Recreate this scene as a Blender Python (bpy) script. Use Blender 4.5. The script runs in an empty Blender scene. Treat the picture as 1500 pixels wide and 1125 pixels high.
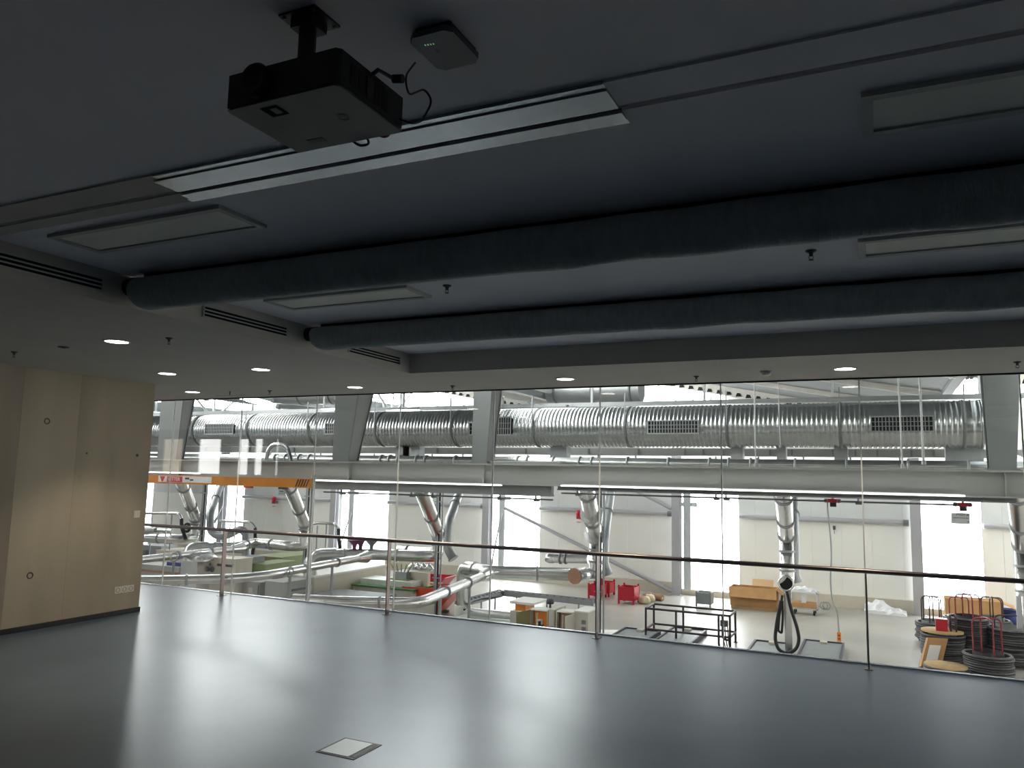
import bpy, bmesh, math, random
from mathutils import Vector, Matrix
random.seed(7)
sc = bpy.context.scene
C = sc.collection

# ------------------------------------------------------------------ camera
EYE = Vector((0, 0, 1.7))
YAW, PITCH, ROLL, FPX = math.radians(25.282), math.radians(6.781), math.radians(1.185), 1133.36
_f = Vector((-math.sin(YAW)*math.cos(PITCH), math.cos(YAW)*math.cos(PITCH), math.sin(PITCH)))
_r0 = Vector((math.cos(YAW), math.sin(YAW), 0)); _u0 = _r0.cross(_f)
_r = math.cos(ROLL)*_r0 + math.sin(ROLL)*_u0
_u = -math.sin(ROLL)*_r0 + math.cos(ROLL)*_u0
cd = bpy.data.cameras.new('camera'); cam = bpy.data.objects.new('camera', cd); C.objects.link(cam)
cd.sensor_width = 36; cd.lens = FPX/1500*36; cd.clip_start = .05; cd.clip_end = 300
m = Matrix((( _r.x, _u.x, -_f.x, EYE.x), (_r.y, _u.y, -_f.y, EYE.y), (_r.z, _u.z, -_f.z, EYE.z), (0, 0, 0, 1)))
cam.matrix_world = m
sc.camera = cam

def _ray(x, y): return _f*FPX + _r*(x-750) + _u*(562.5-y)
def at(x, y, Y):                       # survey: sight line met with the vertical plane at depth Y
    d = _ray(x, y); return EYE + d*(Y/d.y)
def atz(x, y, z):                      # survey: sight line met with the level z
    d = _ray(x, y); return EYE + d*((z-1.7)/d.z)

# ------------------------------------------------------------------ world, light levels, exposure
SKYLIGHT = 18.5      # backlit roof glazing
SLIT = 9.0           # tall window strips in the far wall
RIBBON = .8
FOYER = 10.0
SPOT = 72.0
w = bpy.data.worlds.new('world'); sc.world = w; w.use_nodes = True
bg = w.node_tree.nodes['Background']; bg.inputs[0].default_value = (.85, .93, 1, 1); bg.inputs[1].default_value = 1.0
vs = sc.view_settings
vs.view_transform = 'Standard'; vs.look = 'None'; vs.gamma = 1; vs.use_curve_mapping = False; vs.exposure = 0.1
cy = sc.cycles
cy.use_denoising = True; cy.max_bounces = 10; cy.diffuse_bounces = 6; cy.glossy_bounces = 5
cy.transparent_max_bounces = 24; cy.transmission_bounces = 6
cy.sample_clamp_indirect = 8; cy.caustics_reflective = True; cy.caustics_refractive = False

# ------------------------------------------------------------------ materials
MATS = {}
def mat(name, col, rough=.6, metal=0, noise=0, nscale=4, bump=0, bscale=20, emit=0, coat=0, col2=None, stretch=None, spec=.5):
    if name in MATS: return MATS[name]
    mt = bpy.data.materials.new(name); mt.use_nodes = True
    nt = mt.node_tree; b = nt.nodes['Principled BSDF']
    b.inputs['Base Color'].default_value = (*col, 1); b.inputs['Roughness'].default_value = rough
    b.inputs['Metallic'].default_value = metal; b.inputs['Coat Weight'].default_value = coat
    b.inputs['Specular IOR Level'].default_value = spec
    tc = nt.nodes.new('ShaderNodeTexCoord'); src = tc.outputs['Object']
    if stretch:
        mp = nt.nodes.new('ShaderNodeMapping'); mp.inputs['Scale'].default_value = stretch
        nt.links.new(src, mp.inputs[0]); src = mp.outputs[0]
    if noise or col2:
        n = nt.nodes.new('ShaderNodeTexNoise'); n.inputs['Scale'].default_value = nscale; n.inputs['Detail'].default_value = 5
        nt.links.new(src, n.inputs['Vector'])
        rp = nt.nodes.new('ShaderNodeValToRGB'); rp.color_ramp.elements[0].position = .3; rp.color_ramp.elements[1].position = .7
        c2 = col2 or tuple(min(1, c*(1+noise)) for c in col); c1 = col if col2 else tuple(c*(1-noise) for c in col)
        rp.color_ramp.elements[0].color = (*c1, 1); rp.color_ramp.elements[1].color = (*c2, 1)
        nt.links.new(n.outputs[0], rp.inputs[0]); nt.links.new(rp.outputs[0], b.inputs['Base Color'])
    if bump:
        n2 = nt.nodes.new('ShaderNodeTexNoise'); n2.inputs['Scale'].default_value = bscale; n2.inputs['Detail'].default_value = 4
        nt.links.new(src, n2.inputs['Vector'])
        bp = nt.nodes.new('ShaderNodeBump'); bp.inputs['Strength'].default_value = bump; bp.inputs['Distance'].default_value = .01
        nt.links.new(n2.outputs[0], bp.inputs['Height']); nt.links.new(bp.outputs[0], b.inputs['Normal'])
    if emit:
        b.inputs['Emission Color'].default_value = (*col, 1); b.inputs['Emission Strength'].default_value = emit
    MATS[name] = mt
    return mt

def glass_mat():
    mt = bpy.data.materials.new('clear_glass'); mt.use_nodes = True
    nt = mt.node_tree; nt.nodes.clear()
    o = nt.nodes.new('ShaderNodeOutputMaterial'); mx = nt.nodes.new('ShaderNodeMixShader')
    t = nt.nodes.new('ShaderNodeBsdfTransparent'); t.inputs[0].default_value = (.975, .99, .985, 1)
    g = nt.nodes.new('ShaderNodeBsdfGlossy'); g.inputs['Roughness'].default_value = 0.0
    fr = nt.nodes.new('ShaderNodeFresnel'); ge = nt.nodes.new('ShaderNodeNewGeometry'); mr = nt.nodes.new('ShaderNodeMapRange')
    mr.inputs['To Min'].default_value = 1.45; mr.inputs['To Max'].default_value = 1/1.45     # same index on both faces of the pane
    nt.links.new(ge.outputs['Backfacing'], mr.inputs[0]); nt.links.new(mr.outputs[0], fr.inputs[0])
    nt.links.new(fr.outputs[0], mx.inputs[0]); nt.links.new(t.outputs[0], mx.inputs[1]); nt.links.new(g.outputs[0], mx.inputs[2])
    nt.links.new(mx.outputs[0], o.inputs[0]); return mt
GLASS = glass_mat()

M_conc = mat('board_concrete', (.45, .385, .285), .75, noise=.14, nscale=1.0, bump=.07, bscale=30, stretch=(1, 2.2, .5))
M_conc2 = mat('board_concrete_pale', (.49, .42, .315), .75, noise=.14, nscale=.9, bump=.07, bscale=30, stretch=(1, 2.2, .5))
M_conc3 = mat('board_concrete_dark', (.40, .335, .265), .75, noise=.16, nscale=1.1, bump=.07, bscale=30, stretch=(1, 2.2, .5))
M_tie = mat('tie_hole_grout', (.13, .10, .07), .9)
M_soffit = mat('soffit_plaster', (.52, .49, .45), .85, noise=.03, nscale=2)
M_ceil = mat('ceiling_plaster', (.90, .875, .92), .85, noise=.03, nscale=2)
M_band = mat('plaster_band', (.62, .575, .54), .8, noise=.03)
M_roomw = mat('room_paint', (.16, .16, .17), .85, noise=.03)
M_lino = mat('blue_grey_linoleum', (.092, .130, .178), .285, noise=.10, nscale=1.6, spec=.52)
M_lino.node_tree.nodes['Principled BSDF'].inputs['Specular Tint'].default_value = (.58, .78, 1, 1)
M_black = mat('black_rubber', (.012, .012, .013), .5, noise=.1)
M_trim = mat('silver_trim', (.45, .48, .50), .24, .8, noise=.05, nscale=30)
M_alu = mat('brushed_aluminium', (.62, .66, .68), .24, 1, noise=.05, nscale=30)
M_darkgap = mat('dark_gap', (.006, .006, .007), .9, noise=.1)
M_steel = mat('dull_stainless_steel', (.27, .22, .217), .32, 1, noise=.06, nscale=30)
M_joint = mat('clear_silicone', (.95, .97, .96), .25, noise=.02)
M_textile = mat('charcoal_duct_fabric', (.42, .45, .45), .95, noise=.12, nscale=9, bump=.5, bscale=25, stretch=(4, 1, 1))
M_diff = mat('opal_diffuser', (.90, .89, .80), .55, noise=.02)
M_whiteframe = mat('white_lamp_frame', (.52, .52, .5), .5, noise=.02)
M_lit = mat('lit_lamp_disc', (1, .95, .88), .5, emit=14)
M_led = mat('lit_led_strip', (1, .97, .96), .5, emit=7)
M_tubelit = mat('lit_tube', (.95, .95, 1), .5, emit=8)
M_greenled = mat('green_indicator', (.45, 1, .5), .5, emit=.35)
M_projblk = mat('black_plastic', (.01, .01, .011), .45, noise=.1)
M_projgry = mat('projector_underside', (.11, .11, .115), .6, noise=.08, nscale=12)
M_darkplate = mat('dark_label', (.006, .006, .006), .95, noise=.05, spec=.05)
M_apl = mat('access_point_plastic', (.10, .115, .12), .5, noise=.03)
M_socket = mat('ivory_plastic', (.80, .76, .66), .4, noise=.02)
M_cup = mat('socket_cup_shade', (.36, .33, .27), .5, noise=.02)
M_sprink = mat('sprinkler_metal', (.10, .095, .09), .4, .6, noise=.05)
M_galv = mat('galvanised_sheet', (.50, .52, .525), .27, 1, noise=.10, nscale=6)
M_galv2 = mat('bright_pipe_sheet', (.72, .71, .70), .26, 1, noise=.06, nscale=5)
M_greypipe = mat('matt_grey_pipe', (.36, .38, .39), .45, .7, noise=.06)
M_colw = mat('frame_leg_web_paint', (.29, .30, .305), .5, noise=.04, nscale=1)
M_beam = mat('beam_grey_paint', (.33, .34, .325), .5, noise=.04, nscale=1)
M_beamd = mat('beam_dark_flange', (.19, .195, .2), .5, noise=.05)
M_col = mat('frame_leg_grey_paint', (.19, .205, .21), .5, noise=.04, nscale=1)
M_panel = mat('cream_wall_sheet', (.84, .83, .785), .55, noise=.015, nscale=1)
M_panel2 = mat('grey_wall_sheet', (.66, .675, .675), .55, noise=.015, nscale=1)
M_girt = mat('girt_grey', (.40, .40, .42), .55, noise=.03)
M_plinth = mat('plinth_concrete', (.60, .55, .46), .8, noise=.05)
M_hfloor = mat('hall_floor_concrete', (.37, .355, .32), .35, noise=.16, nscale=.35, spec=.6)
M_roof = mat('roof_deck_grey', (.20, .22, .225), .6, noise=.03)
M_truss = mat('truss_pale_paint', (.55, .58, .59), .5, noise=.03)
M_purlin = mat('purlin_cream', (.50, .49, .45), .6, noise=.05)
M_sky = mat('skylight_glazing', (1, .985, .955), .5, emit=SKYLIGHT)
M_gable = mat('gable_glazing', (.97, .99, 1), .5, emit=SKYLIGHT*.5)
M_slit = mat('window_strip_glazing', (.97, .99, 1), .5, emit=SLIT)
M_ribbon = mat('ribbon_glazing', (1, .98, .97), .5, emit=RIBBON)
M_foyer = mat('foyer_glazing', (1, .99, .97), .5, emit=FOYER)
M_foyer2 = mat('dimmed_foyer_glazing', (.9, .75, .58), .5, emit=3)  # weak brown glow put in for the dull reflection against the frame leg
M_orange = mat('orange_paint', (.62, .22, .02), .4, noise=.06)
M_orange2 = mat('orange_panel', (.85, .25, .02), .5, noise=.05)
M_yblk = mat('hazard_black', (.02, .018, .01), .5)
M_red = mat('red_paint', (.50, .012, .03), .45, noise=.08)
M_redd = mat('dull_red_paint', (.25, .02, .03), .5, noise=.15)
M_redor = mat('orange_red_paint', (.72, .07, .02), .45, noise=.08)
M_redtxt = mat('red_print', (.55, .05, .06), .5)
M_white = mat('white_print', (.8, .78, .76), .5)
M_signg = mat('sign_grey', (.42, .42, .42), .5, noise=.02)
M_ink = mat('dark_ink', (.07, .07, .075), .6)
M_green = mat('machine_green', (.25, .30, .13), .5, noise=.05)
M_green2 = mat('machine_bed_green', (.07, .19, .06), .5, noise=.08)
M_cab = mat('cabinet_beige', (.55, .53, .47), .5, noise=.03)
M_cabg = mat('cabinet_grey', (.42, .42, .40), .5, noise=.03)
M_olive = mat('door_inner_olive', (.24, .22, .10), .5, noise=.03)
M_cream = mat('machine_cream', (.66, .60, .50), .5, noise=.03)
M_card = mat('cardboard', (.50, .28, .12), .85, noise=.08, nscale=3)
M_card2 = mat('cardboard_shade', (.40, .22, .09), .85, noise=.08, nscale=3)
M_wood = mat('pallet_wood', (.48, .33, .16), .8, noise=.15, nscale=4)
M_paper = mat('white_paper', (.82, .82, .84), .8, noise=.04, nscale=3)
M_frame = mat('dark_maroon_tube', (.055, .035, .035), .45, .3, noise=.1)
M_plat = mat('floor_plate_grey', (.22, .24, .24), .5, noise=.06)
M_platd = mat('plate_edge_dark', (.05, .045, .075), .5, noise=.06)
M_coil = mat('bundled_wire', (.075, .072, .075), .5, .4, noise=.6, nscale=10, stretch=(1, 1, 12))
M_blue = mat('blue_plastic', (.03, .05, .22), .5, noise=.06)
M_purple = mat('purple_plastic', (.16, .03, .12), .5, noise=.1)
M_beigebag = mat('beige_sack', (.66, .55, .38), .9, noise=.1)
M_brown = mat('brown_roll', (.28, .16, .09), .8, noise=.1)
M_redbrown = mat('red_brown_cap', (.42, .21, .13), .6, noise=.06)
M_trolleyw = mat('trolley_white', (.62, .62, .62), .5, noise=.04)
M_cable = mat('black_cable', (.015, .014, .016), .5, noise=.05)

# ------------------------------------------------------------------ building helpers
WL = {}      # world location of each empty
class MB:
    def __init__(s): s.v = []; s.f = []; s.sm = []
    def add(s, vs, fs, smooth=False):
        o = len(s.v); s.v += [tuple(v) for v in vs]
        for f in fs: s.f.append([i+o for i in f]); s.sm.append(smooth)
        return s
    def box(s, x0, x1, y0, y1, z0, z1, taper=None):
        if x0 > x1: x0, x1 = x1, x0
        if y0 > y1: y0, y1 = y1, y0
        if z0 > z1: z0, z1 = z1, z0
        v = [(x0,y0,z0),(x1,y0,z0),(x1,y1,z0),(x0,y1,z0),(x0,y0,z1),(x1,y0,z1),(x1,y1,z1),(x0,y1,z1)]
        return s.add(v, [(0,3,2,1),(4,5,6,7),(0,1,5,4),(1,2,6,5),(2,3,7,6),(3,0,4,7)])
    def hexa(s, v):        # 8 corners, bottom four then top four
        return s.add(v, [(0,3,2,1),(4,5,6,7),(0,1,5,4),(1,2,6,5),(2,3,7,6),(3,0,4,7)])
    def bar(s, a, b, w, h, up=(0,0,1)):
        a, b = Vector(a), Vector(b); d = (b-a).normalized(); up = Vector(up)
        if abs(d.dot(up)) > .98: up = Vector((0,1,0))
        x = d.cross(up).normalized()*w/2; y = x.cross(d).normalized()*h/2
        return s.hexa([a-x-y, a+x-y, b+x-y, b-x-y, a-x+y, a+x+y, b+x+y, b-x+y])
    def plate(s, q, t):    # quad with thickness along its normal
        q = [Vector(p) for p in q]; n = (q[1]-q[0]).cross(q[2]-q[0]).normalized()*t
        return s.hexa(q+[p+n for p in q])
    def tube(s, pts, r, seg=12, caps=True, rf=None):
        pts = [Vector(p) for p in pts]; n = len(pts); rings = []
        d0 = (pts[1]-pts[0]).normalized(); up = Vector((0,0,1)) if abs(d0.z) < .9 else Vector((1,0,0))
        x = d0.cross(up).normalized()
        for i in range(n):
            if i == 0: d = d0
            elif i == n-1: d = (pts[-1]-pts[-2]).normalized()
            else: d = ((pts[i]-pts[i-1]).normalized()+(pts[i+1]-pts[i]).normalized()).normalized()
            x = (x - d*x.dot(d)).normalized(); y = d.cross(x)
            rr = rf[i] if rf else r
            rings.append([pts[i]+x*rr*math.cos(2*math.pi*k/seg)+y*rr*math.sin(2*math.pi*k/seg) for k in range(seg)])
        s.add([p for g in rings for p in g], [(i*seg+k, i*seg+(k+1)%seg, (i+1)*seg+(k+1)%seg, (i+1)*seg+k) for i in range(n-1) for k in range(seg)], True)
        if caps:
            s.add(rings[0], [tuple(reversed(range(seg)))]); s.add(rings[-1], [tuple(range(seg))])
        return s
    def cyl(s, a, b, r, seg=16): return s.tube([a, b], r, seg)
    def lathe(s, c, prof, seg=24, axis='z'):   # prof: (radius, height)
        c = Vector(c); rings = []
        for r, h in prof:
            for k in range(seg):
                a = 2*math.pi*k/seg; p = (r*math.cos(a), r*math.sin(a), h)
                if axis == 'x': p = (h, r*math.cos(a), r*math.sin(a))
                if axis == 'y': p = (r*math.cos(a), h, r*math.sin(a))
                rings.append(c+Vector(p))
        n = len(prof)
        return s.add(rings, [(i*seg+k, i*seg+(k+1)%seg, (i+1)*seg+(k+1)%seg, (i+1)*seg+k) for i in range(n-1) for k in range(seg)], True)
    def torus(s, c, R, r, seg=24, ring=8, axis='z'):
        prof = [(R+r*math.cos(2*math.pi*j/ring), r*math.sin(2*math.pi*j/ring)) for j in range(ring+1)]
        return s.lathe(c, prof, seg, axis)
    def build(s, name, mt, parent=None, **props):
        me = bpy.data.meshes.new(name); off = WL.get(parent.name, Vector()) if parent else Vector()
        me.from_pydata([tuple(Vector(v)-off) for v in s.v], [], s.f)
        me.polygons.foreach_set('use_smooth', s.sm); me.materials.append(mt); me.update()
        bm = bmesh.new(); bm.from_mesh(me); bmesh.ops.recalc_face_normals(bm, faces=bm.faces); bm.to_mesh(me); bm.free()
        o = bpy.data.objects.new(name, me); C.objects.link(o)
        if parent: o.parent = parent; WL[o.name] = off
        else: WL[o.name] = Vector()
        for k, v in props.items(): o[k] = v
        return o
def thing(name, label, cat, loc, group=None):
    o = bpy.data.objects.new(name, None); C.objects.link(o); o.empty_display_size = .1
    o.location = Vector(loc); WL[o.name] = Vector(loc); o['label'] = label; o['category'] = cat
    if group: o['group'] = group
    return o
def recentre(o, loc):                       # puts the origin of a one-mesh thing at loc
    loc = Vector(loc); o.data.transform(Matrix.Translation(-loc)); o.location = loc; WL[o.name] = loc
def tag(o, label, cat, group=None, loc=None):
    o['label'] = label; o['category'] = cat
    if group: o['group'] = group
    if loc is not None: recentre(o, loc)
    return o
def structure(o): o['kind'] = 'structure'; return o
def structure_root(name):
    o = bpy.data.objects.new(name, None); C.objects.link(o); WL[o.name] = Vector(); o['kind'] = 'structure'; return o
def share(src, name, loc, parent):          # one more piece on the same mesh
    o = bpy.data.objects.new(name, src.data); C.objects.link(o); o.parent = parent; o.location = loc; return o
def fillet(pts, r, n=6):
    pts = [Vector(p) for p in pts]; out = [pts[0]]
    for i in range(1, len(pts)-1):
        a, b, c = pts[i-1], pts[i], pts[i+1]; d1 = (a-b); d2 = (c-b)
        t = min(r, d1.length*.48, d2.length*.48); p = b+d1.normalized()*t; q = b+d2.normalized()*t
        for k in range(n+1):
            u = k/n; out.append(p*(1-u)**2+b*2*u*(1-u)+q*u*u)
    out.append(pts[-1]); return out
def text_mb(txt, size, origin, right, up, depth=.004):
    cu = bpy.data.curves.new('writing', 'FONT'); cu.body = txt; cu.size = size; cu.extrude = depth
    o = bpy.data.objects.new('writing', cu); C.objects.link(o)
    dg = bpy.context.evaluated_depsgraph_get(); me = bpy.data.meshes.new_from_object(o.evaluated_get(dg))
    R_, U_ = Vector(right).normalized(), Vector(up).normalized(); N_ = R_.cross(U_)
    b = MB(); b.add([Vector(origin)+R_*v.co.x+U_*v.co.y+N_*v.co.z for v in me.vertices], [tuple(p.vertices) for p in me.polygons])
    bpy.data.objects.remove(o); bpy.data.meshes.remove(me); bpy.data.curves.remove(cu)
    return b

# ================================================================== THE SETTING: upper room
G, H, ZR, W = 8.322, 2.733, 2.937, -8.054       # glass line, soffit, recess ceiling, concrete wall
CX, CY = -4.353, 6.73                            # corner of the ceiling recess
FZ = -3.4                                        # hall floor
XR, XL, YB = 6.2, -24.5, -4.0
structure(MB().box(XL, XR, YB, G+.05, -.3, 0).build('floor', M_lino))
c = structure_root('ceiling')
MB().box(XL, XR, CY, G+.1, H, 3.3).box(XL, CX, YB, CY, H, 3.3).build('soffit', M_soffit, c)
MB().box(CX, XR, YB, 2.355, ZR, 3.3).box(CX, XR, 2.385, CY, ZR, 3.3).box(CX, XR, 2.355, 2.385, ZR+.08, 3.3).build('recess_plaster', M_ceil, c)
MB().box(CX+.01, XR, 2.356, 2.384, ZR+.012, ZR+.075).build('track_gap', M_darkgap, c)
for xa_, xb_ in ((CX, -2.74), (-.74, XR)): MB().box(xa_, xb_, 2.19, 2.353, ZR-.008, ZR).box(xa_, xb_, 2.387, 2.48, ZR-.008, ZR).build('track_band', M_band if xa_ < -3 else M_ceil, c)
wl = structure_root('wall_left')
edges = [YB, -1.0, 1.2, 3.0, 5.10, 5.745, 6.725]
for i in range(len(edges)-1):
    mt = [M_conc3, M_conc, M_conc3, M_conc3, M_conc2, M_conc][i]
    MB().box(W-.3, W, edges[i]+.0007, edges[i+1]-(.0007 if i < 5 else 0), 0, H).build('concrete_panel', mt, wl)
MB().box(W-.29, W-.006, YB, 6.70, 0, H-.002).build('joint_backing', M_conc3, wl)
for (y, z, r) in ((5.385, 2.182, .028), (5.354, .564, .030), (5.879, 1.856, .014), (6.54, 1.854, .02)):
    b = MB()
    if r > .025: b.torus((W, y, z), r, .006, 20, 6, 'x').build('tie_hole_ring', M_tie, wl)
    else: b.lathe((W, y, z), [(r, -.004), (r*.8, .003), (0.001, .003)], 12, 'x').build('tie_hole_plug', M_tie, wl)
structure(MB().box(W, W+.012, YB, 6.725, 0, .055).box(W-.3, W+.012, 6.725, 6.737, 0, .055).build('baseboard_left', M_black))
structure(MB().box(XL, XR, YB-.2, YB, 0, 3.3).build('wall_back', M_roomw))
structure(MB().box(XR, XR+.2, YB, G, 0, 3.3).build('wall_right', M_roomw))
# foyer left of the concrete wall
fw = structure_root('wall_foyer')
FY = 2.04
wins = [(-17.16, -16.33), (-15.87, -15.0), (-14.52, -14.08), (-13.98, -13.63), (-13.3, -13.13)]
b = MB(); xs = XL
for a, e in wins: b.box(xs, a, FY-.25, FY, 0, H); b.box(a, e, FY-.25, FY, 0, 1.55); b.box(a, e, FY-.25, FY, 2.53, H); xs = e
b.box(xs, W-.3, FY-.25, FY, 0, H); b.build('foyer_masonry', M_roomw, fw)
MB().box(XL-.2, XL, FY, G, 0, H).build('foyer_end_wall', M_roomw, fw)
for i, (a, e) in enumerate(wins):
    wn = structure_root('window_%d' % (i+2))
    MB().box(a, e, FY-.16, FY-.14, 1.55, 2.53).build('pane', M_foyer if i else M_foyer2, wn)
    MB().box(a, e, FY-.17, FY-.1, 1.55, 1.60).box(a, e, FY-.17, FY-.1, 2.48, 2.53).box(a, a+.04, FY-.17, FY-.1, 1.60, 2.48).box(e-.04, e, FY-.17, FY-.1, 1.60, 2.48).build('window_frame', M_alu, wn)

# glazed front
gl = structure_root('window_1')
x = -.14-1.34*18
while x < XR-.2:
    x1 = min(x+1.34, XR)
    MB().box(x+.006, x1-.006, G-.008, G+.008, .012, H-.012).build('pane', GLASS, gl)
    MB().box(x1-.0065, x1+.0065, G-.007, G+.007, .012, H-.012).build('glazing_joint', M_joint, gl)
    x += 1.34
MB().box(XL, XR, G-.02, G+.02, H-.012, H).build('head_profile', M_darkgap, gl)
MB().box(XL, XR, G-.025, G+.025, 0, .012).build('sill_profile', M_alu, gl)

# ================================================================== THE SETTING: hall
HXL, HXR, HY = -44, 9.5, 35.5
structure(MB().box(HXL, HXR, G-.2, HY+.3, FZ-.3, FZ).build('hall_floor', M_hfloor))
structure(MB().box(HXL, HXR, G-.4, G-.2, FZ, -.3).build('wall_under_gallery', M_panel))
structure(MB().box(HXL, HXR, G+.1, G+.3, 3.3, 7.2).build('wall_above_gallery', M_panel))
structure(MB().box(HXL-.2, HXL, G-.4, HY, FZ, 7.2).build('wall_hall_left', M_panel))
structure(MB().box(HXR, HXR+.2, G-.4, HY, FZ, 7.2).build('wall_hall_right', M_panel))
fwall = structure_root('wall_far')
strips = [(-43.5, -42.0), (-37.3, -34.3), (-27.1, -24.0), (-17.95, -15.1), (-8.1, -5.6), (1.35, 3.6)]
ZG = .22                                    # top of the lower sheets: the girt line
b = MB(); b.box(HXL, HXR, HY+.06, HY+.2, FZ, 7.2); b.build('backing_sheet', M_panel2, fwall)
def cut(x0, x1):
    segs = [(x0, x1)]
    for a, e in strips:
        nx = []
        for p, q in segs:
            if e <= p or a >= q: nx.append((p, q))
            else:
                if a > p+.05: nx.append((p, a))
                if e < q-.05: nx.append((e, q))
        segs = nx
    return segs
x = HXL
while x < HXR:
    for p, q in cut(x+.003, min(x+1.15, HXR)-.003):
        MB().box(p, q, HY, HY+.06, FZ+.5, ZG).build('wall_panel', M_panel, fwall)
        MB().box(p, q, HY, HY+.06, ZG+.01, 2.25).build('wall_panel', M_panel2, fwall)
    MB().box(x+.006, min(x+1.15, HXR)-.006, HY, HY+.06, 2.95, 5.15).build('wall_panel', M_panel2, fwall)
    x += 1.15
xs = HXL
for a, e in strips+[(HXR, HXR)]:
    MB().box(xs, a, HY-.16, HY+.02, FZ, FZ+.5).build('plinth', M_plinth, fwall); xs = e
for i, (a, e) in enumerate(strips):
    wn = structure_root('window_%d' % (i+7))
    MB().box(a, e, HY+.0, HY+.03, FZ+.25, 2.25).build('pane', M_slit, wn)
    MB().box(a, e, HY-.16, HY+.02, FZ, FZ+.25).build('sill', M_plinth, wn)
wn = structure_root('window_13')
MB().box(HXL, HXR, HY+.03, HY+.05, 2.25, 2.95).build('pane', M_ribbon, wn)
x = HXL+.4
while x < HXR: MB().box(x, x+.07, HY-.02, HY+.05, 2.25, 2.95).build('mullion', M_col, wn); x += 1.85
# sawtooth roof: each tooth slopes down to the right, glazed on its left upright
ridges = [-46.0, -34.0, -22.05, -10.1, 1.9]
SL = .19; ZRG = 6.65; 
roof = structure_root('hall_roof')
glz = structure_root('window_14')
for k, xr in enumerate(ridges):
    x1 = xr+11.95; z1 = ZRG-SL*11.95
    xa = max(xr, HXL); xb = min(x1, HXR)
    za, zb = ZRG-SL*(xa-xr), ZRG-SL*(xb-xr)
    MB().hexa([(xa, G+.1, za), (xb, G+.1, zb), (xb, HY+.3, zb), (xa, HY+.3, za), (xa, G+.1, za+.2), (xb, G+.1, zb+.2), (xb, HY+.3, zb+.2), (xa, HY+.3, za+.2)]).build('roof_deck', M_roof, roof)
    if xr > HXL:
        MB().box(xr-.06, xr-.03, G+.2, HY, z1+.8, ZRG).build('pane', M_sky, glz); MB().box(xr-.08, xr-.02, G+.2, HY, z1+.2, z1+.8).build('upstand', M_roof, glz)
        y = G+.6
        while y < HY: MB().box(xr-.02, xr+.05, y, y+.08, z1+.2, ZRG).build('glazing_bar', M_truss, glz); y += 1.63
        MB().box(xr-.15, xr+.1, G+.1, HY, z1-.1, z1+.25).build('valley_gutter', M_roof, roof)
        # gable glazing under the high end of the tooth
        if k > 1:
            xe = min(xr+4.1, HXR)
            MB().hexa([(xr+.1, HY-.02, 5.2), (xe, HY-.02, 5.2), (xe, HY+.04, 5.2), (xr+.1, HY+.04, 5.2), (xr+.1, HY-.02, ZRG-.05), (xe, HY-.02, ZRG-SL*(xe-xr)-.05), (xe, HY+.04, ZRG-SL*(xe-xr)-.05), (xr+.1, HY+.04, ZRG-.05)]).build('gable_pane', M_gable, glz)
            for xx in (xr+.9, xr+1.7, xr+2.5, xr+3.3):
                if xx < HXR: MB().box(xx, xx+.1, HY-.08, HY-.02, 5.2, ZRG-SL*(xx-xr)).build('glazing_bar', M_truss, glz)
    for j, y in enumerate((35.2, 30.4, 25.6, 20.8, 16.0)):      # sloping rafters
        b = MB()
        b.bar((xa+.15, y, za-.10), (xb-.1, y, zb-.10), .16, .16); b.build('rafter', M_purlin, roof)
        if j == 0:
            n = int((xb-xa)/.42)
            bb = MB()
            for q in range(n):
                xq = xa+.3+q*.42; zq = ZRG-SL*(xq-xr)-.30
                bb.add([(xq, y-.09, zq-.09), (xq+.26, y-.09, zq-.09), (xq+.2, y-.09, zq+.05), (xq+.06, y-.09, zq+.07)], [(0,1,2,3)])
            bb.build('web_opening', M_darkgap, roof, kind='stuff')
            MB().bar((xa+.15, y+.02, za-.30), (xb-.1, y+.02, zb-.30), .18, .26).build('rafter_web', M_purlin, roof)
# trusses on the glazing line
for xr in ridges[1:4]:
    z1 = ZRG-SL*11.95
    t = thing('roof_truss', {-34.0: 'pale tube truss under the leftmost skylight of the hall', -22.05: 'pale tube truss under the bright skylight left of the middle frame leg', -10.1: 'pale tube truss under the bright skylight above the ribbed duct centre'}[xr], 'truss', (xr+.35, 22, z1))
    MB().cyl((xr+.35, 10, z1+.15), (xr+.35, 35, z1+.15), .10, 10).build('bottom_chord', M_truss, t)
    MB().cyl((xr+.35, 10, ZRG-.25), (xr+.35, 35, ZRG-.25), .10, 10).build('top_chord', M_truss, t)
    y = 10.5; flip = 0
    while y < 34:
        MB().cyl((xr+.35, y, z1+.15), (xr+.35, y, ZRG-.25), .075, 8).build('post', M_truss, t)
        MB().cyl((xr+.35, y, z1+.15 if flip else ZRG-.25), (xr+.35, y+2.4, ZRG-.25 if flip else z1+.15), .06, 8).build('diagonal', M_truss, t)
        y += 2.4; flip = 1-flip

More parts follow.
